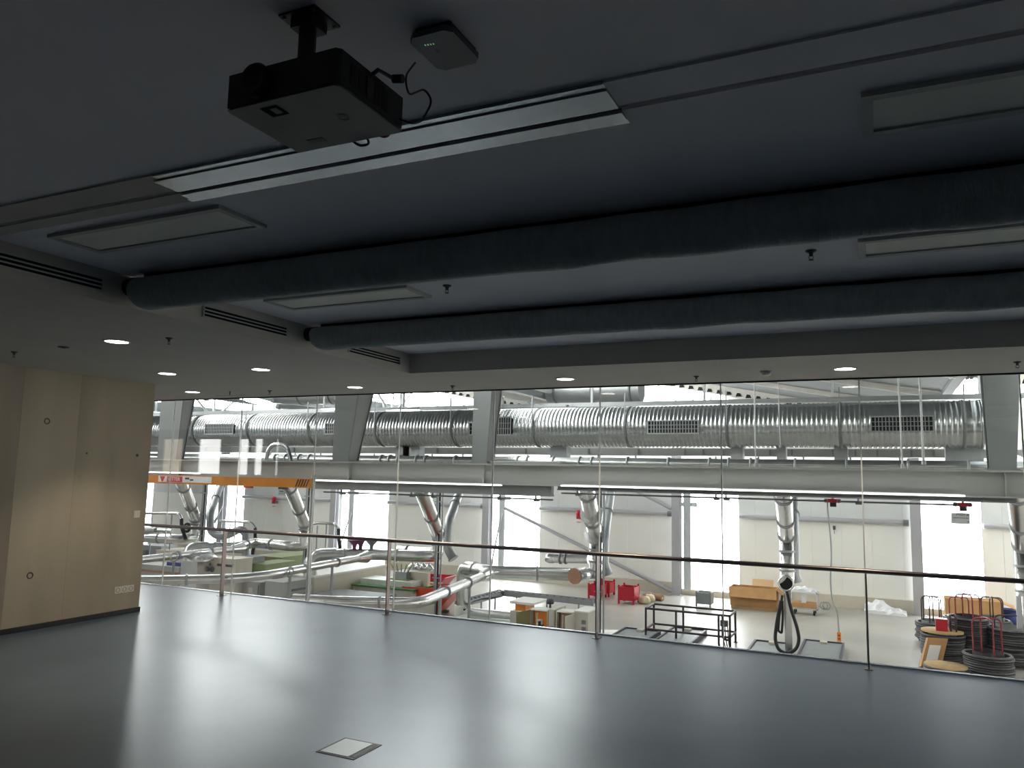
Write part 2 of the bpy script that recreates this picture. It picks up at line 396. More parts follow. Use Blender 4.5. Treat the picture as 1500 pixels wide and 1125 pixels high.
# ================================================================== HALL: big steel and ducts
B0 = 16.0
t = thing('crane_beam', 'long pale grey steel beam crossing the whole hall at eye level', 'beam', (-10, B0, 1.5))
MB().box(HXL, HXR, B0, B0+.03, 1.52, 1.94).build('web', M_beam, t)
MB().box(HXL, HXR, B0-.16, B0+.30, 1.94, 1.975).build('top_flange', M_beam, t)
MB().box(HXL, HXR, B0-.10, B0+.20, 1.495, 1.52).build('bottom_flange', M_beam, t)
for xx in (-17.9, -12.0, -8.2, 2.0):
    MB().box(xx, xx+.02, B0-.095, B0, 1.52, 1.94).build('stiffener', M_beam, t)
t = thing('runway_rail', 'dark grey rail beam hung under the left part of the pale crane beam', 'rail', (-10, B0, 1.3))
MB().box(-13.1, -6.55, B0+.02, B0+.16, 1.295, 1.495).build('rail_body', M_beamd, t)
MB().box(-13.1, -6.55, B0-.02, B0+.2, 1.265, 1.295).build('rail_foot', M_beamd, t)
t = thing('runway_rail', 'dark grey rail beam hung under the right part of the pale crane beam', 'rail', (-2, B0, 1.3))
MB().box(-6.4, 2.15, B0+.02, B0+.16, 1.44, 1.495).build('rail_body', M_beamd, t)
MB().box(-6.4, 2.15, B0-.02, B0+.2, 1.41, 1.44).build('rail_foot', M_beamd, t)
for (x0, x1, lab) in ((-21.0, -17.0, 'lit white strip light under the crane beam above the orange jib'), (-13.2, -7.7, 'lit white strip light under the crane beam, left of the middle'), (-6.25, 1.38, 'long lit white strip light under the right half of the crane beam')):
    t = thing('strip_light', lab, 'light', ((x0+x1)/2, B0-.08, 1.47))
    zl_ = 1.505 if x1 > 0 else (1.478 if x1 > -12 else at(255, 693, B0-.145).z)
    MB().box(x0, x1, B0-.165, B0-.125, zl_, zl_+.016).build('lamp_tube', M_led, t)
    MB().box(x0, x1, B0-.125, B0-.102, zl_-.01, zl_+.04).build('housing', M_beam, t)
for xa_, xb_, zr_, xs_, lab in ((-13, -6.6, 1.19, (-12.4, -10.3, -9.7, -7.9, -7.0), 'thin dark rail with small trolleys under the left part of the crane beam'), (-6.4, 1.5, 1.345, (-6.0, -3.0, -2.8, -.35), 'thin dark rail with red trolleys under the right part of the crane beam')):
    t = thing('conductor_rail', lab, 'rail', ((xa_+xb_)/2, B0+.25, zr_))
    MB().cyl((xa_, B0+.25, zr_), (xb_, B0+.25, zr_), .018, 8).build('rail_bar', M_beamd, t)
    for xx in xs_: MB().box(xx-.05, xx+.06, B0+.19, B0+.31, zr_-.05, zr_).box(xx-.015, xx+.015, B0+.18, B0+.22, zr_, zr_+.1).build('trolley', M_beamd, t)
for px, lab in ((1220, 'red cable trolley carrying the hanging orange pendant control'), (1410, 'red cable trolley under the right end of the dark rail')):
    p = at(px, 735, B0+.25)
    t = thing('rail_trolley', lab, 'trolley', (p.x, p.y, 1.25))
    MB().box(p.x-.15, p.x+.14, p.y-.06, p.y+.06, 1.32, 1.39).build('carriage', M_red, t)
    MB().box(p.x-.05, p.x+.06, p.y-.05, p.y+.05, 1.24, 1.32).build('motor', M_black, t)
    MB().box(p.x-.02, p.x+.02, p.y-.06, p.y-.02, 1.39, 1.46).build('hanger', M_beamd, t)
    for s in (-.12, .11): MB().torus((p.x+s, p.y-.065, 1.355), .03, .012, 10, 5, 'y').build('wheel', M_beamd, t)

def frame_leg(x0, x1, x0t, x1t, dep, dept, lab):
    z0, z1 = 1.975, 5.9
    t = thing('frame_leg', lab, 'column', ((x0+x1)/2, B0+.1, z0), 'hall frame legs')
    y0 = B0-.1
    MB().hexa([(x0, y0, z0), (x1, y0, z0), (x1, y0+.03, z0), (x0, y0+.03, z0), (x0t, y0, z1), (x1t, y0, z1), (x1t, y0+.03, z1), (x0t, y0+.03, z1)]).build('front_flange', M_col, t)
    MB().hexa([(x0, y0+dep, z0), (x1, y0+dep, z0), (x1, y0+dep+.03, z0), (x0, y0+dep+.03, z0), (x0t, y0+dept, z1), (x1t, y0+dept, z1), (x1t, y0+dept+.03, z1), (x0t, y0+dept+.03, z1)]).build('rear_flange', M_col, t)
    xm, xmt = x1-.03, x1t-.03
    MB().hexa([(xm-.02, y0+.03, z0), (xm, y0+.03, z0), (xm, y0+dep, z0), (xm-.02, y0+dep, z0), (xmt-.02, y0+.03, z1), (xmt, y0+.03, z1), (xmt, y0+dept, z1), (xmt-.02, y0+dept, z1)]).build('web', M_colw, t)
    MB().box(x0-.05, x1+.05, y0-.04, y0+dep+.1, z0, z0+.03).build('foot_plate', M_col, t)
frame_leg(-18.75, -18.0, -18.8, -17.75, .25, .6, 'grey tapered frame leg on the crane beam beside the concrete wall corner')
frame_leg(-12.50, -12.02, -12.50, -11.5, .42, .9, 'wide grey tapered frame leg on the crane beam, second from the left')
frame_leg(-8.50, -8.12, -8.50, -7.9, .35, .75, 'narrow grey frame leg standing on the middle of the crane beam')
frame_leg(1.78, 2.18, 1.70, 2.48, .3, .5, 'grey tapered frame leg on the crane beam at the right end of the ribbed duct')

# ribbed ventilation duct
DY, DZ, DR = 20.0, 3.06, .53
joints = [-30.0, at(285, 625, 19.6).x, at(365, 625, 19.6).x, at(455, 625, 19.6).x, at(553, 625, 19.6).x, at(664, 625, 19.6).x, at(783, 625, 19.6).x, at(918, 625, 19.6).x, at(1066, 625, 19.6).x, at(1231, 625, 19.6).x, at(1413, 625, 19.6).x, 2.12]
t = thing('ventilation_duct', 'huge silver ribbed round ventilation duct above the crane beam', 'duct', (-12, DY, DZ-DR))
seg = 40
for i in range(len(joints)-1):
    x0, x1 = joints[i]+.03, joints[i+1]-.03
    n = max(2, int((x1-x0)/.105)); pitch = (x1-x0)/n; prof = []
    for k in range(n): prof += [(DR, x0+k*pitch), (DR, x0+(k+.62)*pitch), (DR+.014, x0+(k+.72)*pitch), (DR+.014, x0+(k+.88)*pitch)]
    prof.append((DR, x1))
    MB().lathe((0, DY, DZ), prof, seg, 'x').build('duct_section', M_galv, t)
    if i: MB().lathe((0, DY, DZ), [(DR, joints[i]-.03), (DR+.022, joints[i]-.018), (DR+.022, joints[i]+.018), (DR, joints[i]+.03)], seg, 'x').build('joint_ring', M_beamd, t)
MB().lathe((0, DY, DZ), [(DR, 2.09), (DR+.02, 2.09), (DR+.02, 2.14), (.001, 2.14)], seg, 'x').build('end_cap', M_galv, t)
for (a, e, yt, yb) in ((302, 342, 622, 635), (478, 500, 621, 635), (689, 703, 620, 636), (728, 748, 612, 636), (950, 1022, 617, 634), (1277, 1366, 611, 631)):
    yy = DY-DR-.02
    p, q = at(a, (yt+yb)/2, yy), at(e, (yt+yb)/2, yy); z1, z0 = at((a+e)/2, yt, yy).z, at((a+e)/2, yb, yy).z
    MB().box(p.x, q.x, yy-.02, yy+.10, z0, z1).build('grille_box', M_darkgap, t)
    g = MB().box(p.x-.03, q.x+.03, yy-.05, yy-.02, z1, z1+.03).box(p.x-.03, q.x+.03, yy-.05, yy-.02, z0-.03, z0).box(p.x-.03, p.x, yy-.05, yy-.02, z0, z1).box(q.x, q.x+.03, yy-.05, yy-.02, z0, z1)
    gf = g.build('grille_frame', M_greypipe, t)
    b = MB(); n = max(4, int((q.x-p.x)/.07))
    for k in range(1, n): xx = p.x+(q.x-p.x)*k/n; b.box(xx-.011, xx+.011, yy-.035, yy-.021, z0, z1)
    for k in (1, 2): zz = z0+(z1-z0)*k/3; b.box(p.x, q.x, yy-.045, yy-.036, zz-.008, zz+.008)
    b.build('grille_blades', M_greypipe, gf, kind='stuff')
# ring straps hanging the duct from the roof
for i, xx in enumerate(joints[1:-1]):
    zt = 5.0
    MB().box(xx-.014, xx+.014, DY-DR-.06, DY-DR-.035, DZ, DZ+.85).build('hanger_strap', M_greypipe, t)
# service tube above the duct
t = thing('service_tube', 'long grey square tube running just above the ribbed duct', 'pipe', (-12, 21.0, 3.75))
MB().box(-36, 3.2, 20.95, 21.07, 3.72, 3.84).build('tube_body', M_greypipe, t)
for i in range(12): MB().box(-33+i*3.2, -32.94+i*3.2, 20.98, 21.04, 3.84, 4.75).build('hanger', M_truss, t)
# collector pipe behind the beam
t = thing('collector_pipe', 'slim silver pipe with clamp rings lying along the top of the crane beam', 'pipe', (-8, 18.6, 1.95))
CYR, CZ = 18.6, 2.07
MB().cyl((-30, CYR, CZ), (6, CYR, CZ), .135, 20).build('pipe_body', M_galv, t)
for px in (405, 420, 440, 455, 560, 572, 585, 612, 625, 668, 760, 774, 812, 850, 868, 920, 980, 1040, 1068, 1100, 1110, 1165, 1240, 1330, 1418):
    xx = at(px, 675, CYR).x; MB().lathe((xx, CYR, CZ), [(.135, -.025), (.165, -.02), (.165, .02), (.135, .025)], 20, 'x').build('clamp_ring', M_greypipe, t)
for px in (408,):
    xx = at(px, 670, CYR-.3).x; MB().tube(fillet([(xx-.5, CYR-.3, 1.99), (xx-.36, CYR-.3, 2.5), (xx+.3, CYR-.3, 2.5), (xx+.5, CYR-.3, 1.99)], .5, 10), .065, 10).build('hose_bow', M_galv, t)
# cable tray between duct and pipe
t = thing('cable_tray', 'grey cable tray with hangers running below the ribbed duct', 'tray', (-6, 21.6, 2.35))
MB().box(-30, 6, 21.55, 21.6, 2.36, 2.56).build('tray_side', M_beam, t)
MB().box(-30, 6, 21.6, 22.0, 2.36, 2.38).build('tray_floor', M_greypipe, t)
i = 0
for px in (300, 365, 430, 500, 600, 640, 700, 770, 862, 935, 1003, 1030, 1058, 1128, 1160, 1220, 1253, 1285, 1335, 1368, 1440):
    xx = at(px, 660, 21.5).x; MB().box(xx-.02, xx+.02, 21.5, 21.55, 2.38, 2.54).build('tray_cleat', M_beamd, t)
for px, wd, lab in ((592, .5, 'left grey box'), (605, .6, ''), (820, .5, ''), (1080, .3, ''), (1145, .22, ''), (1232, .3, ''), (1412, .75, '')):
    xx = at(px, 660, 20.3).x; MB().box(xx-wd/2, xx+wd/2, 20.2, 20.5, 1.98, 2.56).build('hanger_bracket', M_greypipe, t)
t = thing('wall_plate', 'long pale steel channel lying on the beam right of the narrow frame leg', 'channel', (at(768, 676, 16.1).x, 16.05, 1.975))
p, q = at(715, 675, 16.05), at(823, 676, 16.05)
MB().box(p.x, q.x, 15.98, 16.12, 1.976, 2.02).build('channel_web', M_beam, t)
MB().box(p.x, q.x, 15.97, 15.985, 2.02, 2.04).build('channel_lip', M_truss, t)
for (pa, pb, yy, zz_, lab) in ((392, 498, 24, 4.75, 'dark grey roof duct left of the wide frame leg'), (805, 940, 24, 4.55, 'dark grey roof duct right of the narrow frame leg'), (1392, 1445, 22, 4.75, 'dark grey roof duct stub at the right end of the ribbed duct')):
    xa_, xb_ = at(pa, 585, yy).x, at(pb, 575, yy).x
    t = thing('roof_duct', lab, 'duct', ((xa_+xb_)/2, yy, zz_))
    MB().cyl((xa_, yy, zz_), (xb_, yy, zz_), .42, 24).build('duct_body', M_greypipe, t)
    for xx in (xa_+.3, (xa_+xb_)/2, xb_-.3): MB().lathe((xx, yy, zz_), [(.42, -.04), (.45, -.03), (.45, .03), (.42, .04)], 24, 'x').build('joint_ring', M_beamd, t); MB().box(xx-.02, xx+.02, yy-.02, yy+.02, zz_+.4, zz_+1.3).build('hanger', M_truss, t)
t = thing('roof_walkway', 'pale railed roof walkway sloping down right of the narrow frame leg', 'walkway', at(735, 590, 30))
for (xa_, ya_, xb_, yb_) in ((733, 576, 852, 599), (736, 583, 845, 602)): MB().bar(at(xa_, ya_, 30), at(xb_, yb_, 30), .07, .07).build('rail', M_truss, t)
MB().bar(at(735, 597, 30), at(850, 603, 30), .5, .1).build('walk_beam', M_greypipe, t)
for (xa_, ya_, yb_) in ((737, 577, 598), (775, 584, 599), (789, 587, 599), (812, 591, 600)): MB().bar(at(xa_, ya_, 30), at(xa_, yb_, 30), .07, .07).build('post', M_truss, t)
# thin hanging rods in front of the duct
for i, (px0, py0, px1, py1, r, lab) in enumerate(((1316, 553, 1322, 684, .018, 'pale hanging rod in front of the right duct grille, left of the pair'), (1347, 552, 1353, 679, .022, 'pale hanging rod crossing the right duct grille'), (1105, 562, 1107, 682, .014, 'pale hanging rod right of the middle duct joint'), (1140, 561, 1143, 655, .010, 'thin pale hanging rod between middle and right duct joints'))):
    p, q = at(px0, py0, 17.2), at(px1, py1, 17.2)
    q = Vector((q.x, q.y, q.z)); p = p+(p-q).normalized()*1.4
    t = thing('hanging_rod', lab, 'rod', q)
    MB().cyl(p, q, r, 8).build('rod', M_truss, t)
    MB().cyl(q-Vector((0,0,.02)), q+Vector((0,0,.06)), r*1.9, 8).build('end_socket', M_greypipe, t)
# hall lamps
t = thing('hall_lamp', 'bright lit tube lamp hanging under the ceiling left of the wide frame leg', 'light', at(375, 590, 17.2))
p, q = at(362, 584, 17.2), at(394, 592, 17.2); MB().cyl(p, q, .085, 14).build('lamp_tube', M_tubelit, t)
MB().cyl(p-(q-p).normalized()*.25, p, .07, 14).build('end_cap', M_tubelit, t); MB().cyl(q, q+(q-p).normalized()*.3, .06, 14).build('lamp_end', M_tubelit, t)
MB().cyl(q+(q-p).normalized()*.32, q+(q-p).normalized()*.42, .075, 14).build('end_cap', M_greypipe, t)
MB().bar((p+q)/2+Vector((0,0,.08)), (p+q)/2+Vector((0,0,2.15)), .03, .03).build('stem', M_truss, t)
for i, (px, py, wd, lab) in enumerate(((495, 599, 1.3, 'lit strip lamp over the duct behind the wide frame leg'), (770, 600, 3.2, 'long lit strip lamp over the duct right of the narrow frame leg'), (590, 601, 1.2, 'lit strip lamp over the duct between the two middle legs'))):
    p = at(px, py, 20.8); t = thing('strip_lamp', lab, 'light', p)
    MB().box(p.x-wd/2, p.x+wd/2, p.y-.05, p.y+.05, p.z-.02, p.z+.02).build('lamp_tube', M_tubelit, t)
    MB().box(p.x-wd/2, p.x+wd/2, p.y-.06, p.y+.06, p.z+.02, p.z+.06).build('housing', M_beamd, t)
    for s_ in (-.4, .4): MB().box(p.x+s_*wd-.02, p.x+s_*wd+.02, p.y, 20.96, p.z+.03, max(p.z+.06, 3.78)).build('lamp_arm', M_beamd, t)

# ------------------------------------------------------------------ far wall furniture
for px, lab in ((322, 'grey steel column on the far wall behind the leftmost pipe drop'), (487, 'grey steel column on the far wall between the two left pipe drops'), (712, 'grey steel column on the far wall left of the diagonal brace'), (991, 'grey steel column on the far wall at the foot of the diagonal brace'), (1343, 'grey steel column on the far wall behind the bundled wire')):
    xx = at(px, 800, 35.1).x
    t = thing('wall_column', lab, 'column', (xx, 35.1, FZ), 'far wall columns')
    MB().box(xx-.19, xx+.19, 34.95, 34.97, FZ+.02, 5.0).build('flange', M_girt, t)
    MB().box(xx-.01, xx+.01, 34.97, 35.25, FZ+.02, 5.0).build('web', M_girt, t)
    MB().box(xx-.19, xx+.19, 35.25, 35.27, FZ+.02, 5.0).build('flange', M_girt, t)
    MB().box(xx-.26, xx+.26, 34.9, 35.3, FZ, FZ+.02).build('base_plate', M_girt, t)
for px, lab in ((513, 'pale post in the bright window right of the left grey column'), (735, 'pale post in the bright window above the white elbow pipe'), (1007, 'pale post in the bright window right of the column at the brace foot')):
    xx = at(px, 800, 35.25).x
    t = thing('window_post', lab, 'post', (xx, 35.25, FZ+.3))
    MB().box(xx-.16, xx+.16, 35.18, 35.3, FZ+.25, 2.3).build('post_body', M_truss, t)
    MB().box(xx-.3, xx+.45, 35.2, 35.28, .5, .68).build('cross_arm', M_truss, t)
cols = [at(p, 800, 35.1).x for p in (322, 487, 712, 991, 1343)]
nm = ['left end', 'left of the second column', 'left of the third column', 'left of the column at the brace foot', 'left of the column behind the bundled wire', 'right end']
for i in range(1, 6):
    x0 = strips[i][1]+.1 if i == 5 else strips[i-1 if i < 1 else i][0]
    a = strips[i][1]+.05; e = (cols[i]-.2) if i < 5 else HXR
    if i < 5:
        a = strips[i][1]+.05; e = cols[i]-.2 if i < 5 else HXR
    z = .15
    if e > a:
        t = thing('wall_girt', 'grey round rail across the far wall, '+nm[i], 'rail', ((a+e)/2, 35.35, z))
        MB().cyl((a, 35.35, z), (e-.25, 35.35, z), .10, 16).build('rail_body', M_girt, t)
        MB().cyl((e-.25, 35.35, z), (e-.05, 35.35, z), .13, 16).build('rail_end', M_beamd, t)
def brace(p, q, r, lab):
    t = thing('brace', lab, 'brace', q); MB().cyl(p, q, r, 10).build('rod', M_girt, t)
    MB().bar(q, q+(p-q).normalized()*.35, .16, .03, (0,1,0)).build('end_plate', M_girt, t)
brace(at(739, 744, 35.1), at(984, 866, 35.1), .085, 'long grey diagonal brace down the far wall to the column foot')
brace(at(925, 716, 35.1), at(983, 745, 35.1), .07, 'short grey diagonal brace meeting the column top right of the mid pipe drop')
brace(at(735, 752, 35.1), at(719, 830, 35.1), .04, 'thin grey rod brace in the bright window behind the white elbow pipe')
brace(at(514, 752, 35.1), at(494, 812, 35.1), .04, 'thin grey rod brace in the bright window right of the left column')
brace(at(327, 738, 34.75), at(314, 766, 34.75), .04, 'thin grey rod brace behind the leftmost pipe drop')
for (px, py, lab) in ((402, 731, 'red alarm bell on the far wall below the small grey sign'), (848, 752, 'red alarm bell on the far wall left of the mid pipe drop')):
    p = at(px, py, 35.24); t = thing('alarm_bell', lab, 'alarm', p)
    MB().lathe(p, [(.001, -.16), (.10, -.14), (.15, -.05), (.15, 0)], 16, 'y').build('bell', M_red, t)
    MB().box(p.x-.09, p.x+.09, p.y-.1, p.y, p.z-.26, p.z-.12).build('hammer_box', M_red, t); MB().box(p.x-.05, p.x+.05, p.y, 35.5, p.z-.27, p.z-.13).build('wall_mount', M_greypipe, t)
    MB().box(p.x-.13, p.x+.13, p.y-.01, p.y, p.z-.55, p.z-.33).build('notice', M_white, t)
    MB().box(p.x-.1, p.x+.1, p.y-.014, p.y-.01, p.z-.43, p.z-.40).build('printed_line', M_ink, t)
# hanging signs
p, q = at(1393, 751, 30), at(1421, 768, 30)
t = thing('hanging_sign', 'grey rectangular sign with a printed word in front of the bright wall', 'sign', ((p.x+q.x)/2, 30, q.z))
MB().box(p.x, q.x, 30, 30.03, q.z, p.z).build('board', M_signg, t)
text_mb('Abrams', .19, (p.x+.14, 29.995, q.z+.27), (1,0,0), (0,0,1)).build('lettering', M_ink, t)
MB().box(p.x+.06, q.x-.03, 29.99, 30, q.z+.185, q.z+.205).build('printed_rule', M_ink, t)
MB().box(p.x+.45, p.x+.57, 29.99, 30, q.z+.07, q.z+.09).box(p.x+.57, p.x+.69, 29.99, 30, q.z+.05, q.z+.07).build('printed_line', M_ink, t)
for xx in (p.x+.1, q.x-.1): MB().cyl((xx, 30.015, p.z), (xx, 30.015, ZRG-SL*(xx-1.9)+.05), .006, 6).build('wire', M_greypipe, t)
p, q = at(408, 717, 30), at(420, 726, 30)
t = thing('hanging_sign', 'small pale sign with grey print above the left alarm bell', 'sign', ((p.x+q.x)/2, 30, q.z))
MB().box(p.x, q.x, 30, 30.03, q.z, p.z).build('board', M_signg, t)
MB().box(p.x+.08, q.x-.06, 29.99, 30, q.z+.17, q.z+.23).build('printed_line', M_ink, t)
MB().box(p.x+.06, q.x-.04, 29.99, 30, q.z+.09, q.z+.11).build('printed_rule', M_ink, t)
for xx in (p.x+.05, q.x-.05): MB().cyl((xx, 30.015, p.z), (xx, 30.015, ZRG-SL*(xx+34)+.05), .006, 6).build('wire', M_greypipe, t)
p = at(1222, 773, 35.45); t = thing('wall_hook', 'small dark hook on the far wall right of the pendant cable', 'hook', p)
MB().box(p.x-.05, p.x+.05, p.y-.06, p.y+.04, p.z-.08, p.z+.08).build('plate', M_ink, t); MB().cyl((p.x, p.y-.04, p.z-.08), (p.x, p.y-.04, p.z-.25), .015, 6).build('hook_arm', M_ink, t)

# orange jib crane
JY = 15.2
p0, p1 = at(200, 704, JY), at(456, 704, JY); zt, zb = at(330, 698, JY).z, at(330, 711, JY).z
t = thing('jib_crane', 'orange jib crane arm with maker plate and hazard stripes, at the left', 'crane', (p1.x, JY, FZ))
MB().box(p0.x, p1.x, JY-.08, JY+.08, zb, zt).build('arm', M_orange, t)
a, e = at(232, 703, JY-.085), at(310, 703, JY-.085)
z0, z1 = zb+.045, zt-.02
pl = MB().box(a.x, e.x, JY-.088, JY-.081, z0, z1).build('maker_plate', M_white, t)
n = at(244.5, 703, JY-.09).x; h = z1-z0
MB().box(n, at(271, 703, JY).x, JY-.093, JY-.088, z0+.005, z1-.01).build('red_field', M_redtxt, pl)
tb = text_mb('VETTER', h*.82, (n+.03, JY-.096, z0+h*.22), (1,0,0), (0,0,1), .002); tb.build('lettering', M_white, pl)
x0 = at(234, 703, JY-.09).x
MB().hexa([(x0+.08, JY-.094, z0+.01), (x0+.12, JY-.094, z0+.01), (x0+.12, JY-.089, z0+.01), (x0+.08, JY-.089, z0+.01), (x0+.0, JY-.094, z1-.01), (x0+.2, JY-.094, z1-.01), (x0+.2, JY-.089, z1-.01), (x0+.0, JY-.089, z1-.01)]).build('red_emblem', M_redtxt, pl)
MB().box(at(275, 703, JY).x, at(281, 703, JY).x, JY-.093, JY-.088, z0+.08, z1-.03).box(at(282, 703, JY).x, at(287, 703, JY).x, JY-.093, JY-.088, z0+.05, z0+.09).build('small_print', M_ink, pl)
for k in range(5):
    xx = at(436+k*3.8, 703, JY).x; MB().hexa([(xx, JY-.09, zb+.03), (xx+.03, JY-.09, zb+.03), (xx+.03, JY-.081, zb+.03), (xx, JY-.081, zb+.03), (xx+.08, JY-.09, zt-.02), (xx+.11, JY-.09, zt-.02), (xx+.11, JY-.081, zt-.02), (xx+.08, JY-.081, zt-.02)]).build('hazard_stripe', M_yblk, t)
for px in (364, 415): xx = at(px, 712, JY).x; MB().box(xx-.1, xx+.1, JY-.07, JY+.07, zb-.05, zb).build('arm_stop', M_yblk if px > 400 else M_redor, t)
MB().cyl((p1.x-.02, JY+.1, FZ), (p1.x-.02, JY+.1, zt+.1), .055, 12).build('mast', M_greypipe, t)

# ------------------------------------------------------------------ extraction pipework
def flange(parent, p, d, r, mt=None):
    d = Vector(d).normalized(); p = Vector(p)
    MB().cyl(p-d*.03, p+d*.03, r+.035, 16).build('flange', mt or M_greypipe, parent)
def run(parent, name, pts, r, mt=M_galv2, bend=.5, fl=True, seg=14):
    pts = [Vector(p) for p in pts]
    o = MB().tube(fillet(pts, bend), r, seg).build(name, mt, parent)
    if fl:
        for i in range(len(pts)-1):
            L = (pts[i+1]-pts[i]).length
            if L > 1.4:
                for u in ((.5,) if L < 4 else (.33, .66)): flange(parent, pts[i].lerp(pts[i+1], u), pts[i+1]-pts[i], r)
    return o
def drop(parent, A, B, Cc, r):
    A, B, Cc = Vector(A), Vector(B), Vector(Cc)
    MB().tube([A, B], r*1.12, 16).build('sloping_drop', M_galv2, parent)
    MB().tube([B+(A-B).normalized()*.05, B, Cc], r, 16).build('upright_pipe', M_galv2, parent)
    for u in (.35, .72, .98): flange(parent, A.lerp(B, u), B-A, r*1.12)
    flange(parent, B.lerp(Cc, .4), Cc-B, r); flange(parent, B.lerp(Cc, .9), Cc-B, r)
def hanger_legs(parent, pts, zb=FZ):
    for p in pts: MB().cyl((p.x, p.y, zb), (p.x, p.y, p.z-.1), .035, 8).build('support_leg', M_greypipe, parent)

def unit(lab, A, B, Cp, pipe_px, elbow, slant_px, r, rs, legs=()):
    Av, Bv, Cv = at(*A, 21.5), at(*B, 25), at(*Cp, 25)
    Cv = Vector((Bv.x+(Cv.x-Bv.x)*.5, 25, Cv.z)); Bv = Vector((Cv.x, 25, Bv.z))
    Av = Vector((Cv.x-(0.0), Av.y, Av.z))
    Av = at(*A, 21.5); zc = Cv.z-.35
    t = thing('extraction_pipe', lab, 'pipe', (Cv.x, 25, zc))
    drop(t, Av+(Av-Bv).normalized()*.9, Bv, Cv, r)
    pts = [Cv, Vector((Cv.x, Cv.y, zc))]+[atz(x, y, zc) for x, y in pipe_px]
    if elbow:
        E = atz(*elbow[0], zc); pts += [E]
    run(t, 'branch_pipe', pts, r, bend=.45)
    if elbow:
        zz = at(*elbow[1], E.y).z; e0 = E.lerp(pts[-2], .35)
        run(t, 'down_elbow', [e0, E+(E-pts[-2]).normalized()*.15, Vector((E.x, E.y, zz))+(E-pts[-2]).normalized()*.15], r*1.2, bend=.5, fl=False)
        E = E+(E-pts[-2]).normalized()*.15; MB().cyl((E.x, E.y, zz), (E.x, E.y, zz+.45), r*1.4, 16).build('sleeve', M_panel, t)
    if slant_px:
        sp = [atz(x, y, zc) for x, y in slant_px]; run(t, 'side_pipe', sp, rs, bend=.5)
        d = (sp[1]-sp[0]).normalized(); MB().tube([sp[0]-d*.1, sp[0]+d*.5], rs, 14, rf=[r*1.05, rs*1.1]).build('wye_cone', M_galv2, t)
    for (x, y, z) in legs:
        p = atz(x, y, zc); MB().cyl((p.x, p.y, FZ), (p.x, p.y, zc-rs), .045, 8).build('support_leg', M_greypipe, t)
        MB().torus((p.x, p.y, zc), rs+.02, .02, 14, 5, 'x').build('pipe_clip', M_greypipe, t)
    return t, Cv, zc
u0, c0, z0_ = unit('silver pipe drop nearest the concrete wall with its branch going left', (263, 698), (285, 760), (287, 776), [(262, 790), (205, 787)], None, None, .20, .12)
u1, c1, z1_ = unit('silver pipe drop behind the orange jib end, with branches over the green machine', (418, 698), (445, 768), (447, 787), [(425, 800), (372, 795), (345, 802)], ((283, 803), (273, 842)), [(352, 803), (205, 820)], .20, .12, [(255, 816, 0)])
u2, c2, z2_ = unit('silver pipe drop left of the white elbow pipe, with long branch to the foyer side', (609, 698), (641, 783), (643, 800), [(620, 815), (545, 812)], ((462, 813), (457, 874)), [(535, 816), (388, 843), (340, 848), (205, 850)], .21, .125, [(487, 825, 0), (425, 838, 0)])
u3, c3, z3_ = unit('silver pipe drop in mid hall with red-brown round cap and white elbow', (857, 705), (873, 790), (873, 826), [(855, 842), (720, 838)], ((684, 832), (674, 906)), [(712, 842), (612, 884), (500, 882), (430, 878)], .215, .14, [(688, 850, 0), (645, 868, 0)])
# cover, collars and end cap on the mid unit
A3, B3 = at(857, 705, 21.5), at(873, 790, 25)
B3 = Vector((c3.x, 25, B3.z))
for u in (.55, .93): pc = A3.lerp(B3, u); d = (B3-A3).normalized(); MB().tube([pc-d*.12, pc+d*.12], .3, 16, rf=[.36, .27]).build('collar', M_galv2, u3)
j = atz(855, 842, z3_); dirn = (EYE-j); dirn.z = 0; dirn = (dirn.normalized()+Vector((-.55, 0, 0))).normalized()
MB().cyl(j, j+dirn*.55, .27, 18).build('tee_stub', M_galv2, u3)
MB().cyl(j+dirn*.55, j+dirn*.58, .25, 18).build('end_cap', M_redbrown, u3, label='red-brown round end cap')
# unit 4: free post, open mouth and hose
A4, B4, C4 = at(1147, 712, 21.5), at(1152, 785, 25), at(1152, 846, 25)
C4 = Vector((B4.x, 25, C4.z))
u4 = thing('extraction_pipe', 'silver pipe drop ending in a black open mouth above a steel post', 'pipe', (C4.x, 25, FZ))
drop(u4, A4+(A4-B4).normalized()*.9, B4, C4+Vector((0, 0, .1)), .2)
run(u4, 'mouth_elbow', [C4+Vector((0,0,.3)), C4+Vector((0,0,-.08)), C4+Vector((.02,-.6,-.1))], .2, bend=.3, fl=False, seg=18)
MB().torus(C4+Vector((.02,-.6,-.1)), .2, .03, 20, 6, 'y').build('mouth_rim', M_galv2, u4)
MB().lathe(C4+Vector((.02,-.605,-.1)), [(.18, 0), (.001, .002)], 18, 'y').build('mouth_opening', M_darkgap, u4)
MB().box(C4.x-.1, C4.x+.1, 24.95, 25.1, FZ, C4.z-.28).build('post', M_galv2, u4)
MB().box(C4.x-.2, C4.x+.2, 24.85, 25.2, FZ, FZ+.02).build('base_plate', M_greypipe, u4)
hs = [at(1152, 862, 24.5), at(1158, 890, 24.5), at(1168, 920, 24.5), at(1171, 938, 24.5), at(1166, 952, 24.45), at(1152, 958, 24.4), at(1140, 952, 24.45), at(1135, 936, 24.5), at(1138, 910, 24.5), at(1144, 880, 24.5)]
t = tag(MB().tube(fillet(hs, .6, 4), .05, 10).build('suction_hose', M_cable), 'black hose looping down round the steel post', 'hose', loc=hs[5])
cs = [at(1146, 872, 24.7), at(1141, 905, 24.7), at(1140, 924, 24.7), at(1145, 928, 24.7), at(1147, 905, 24.7), at(1146, 880, 24.7)]
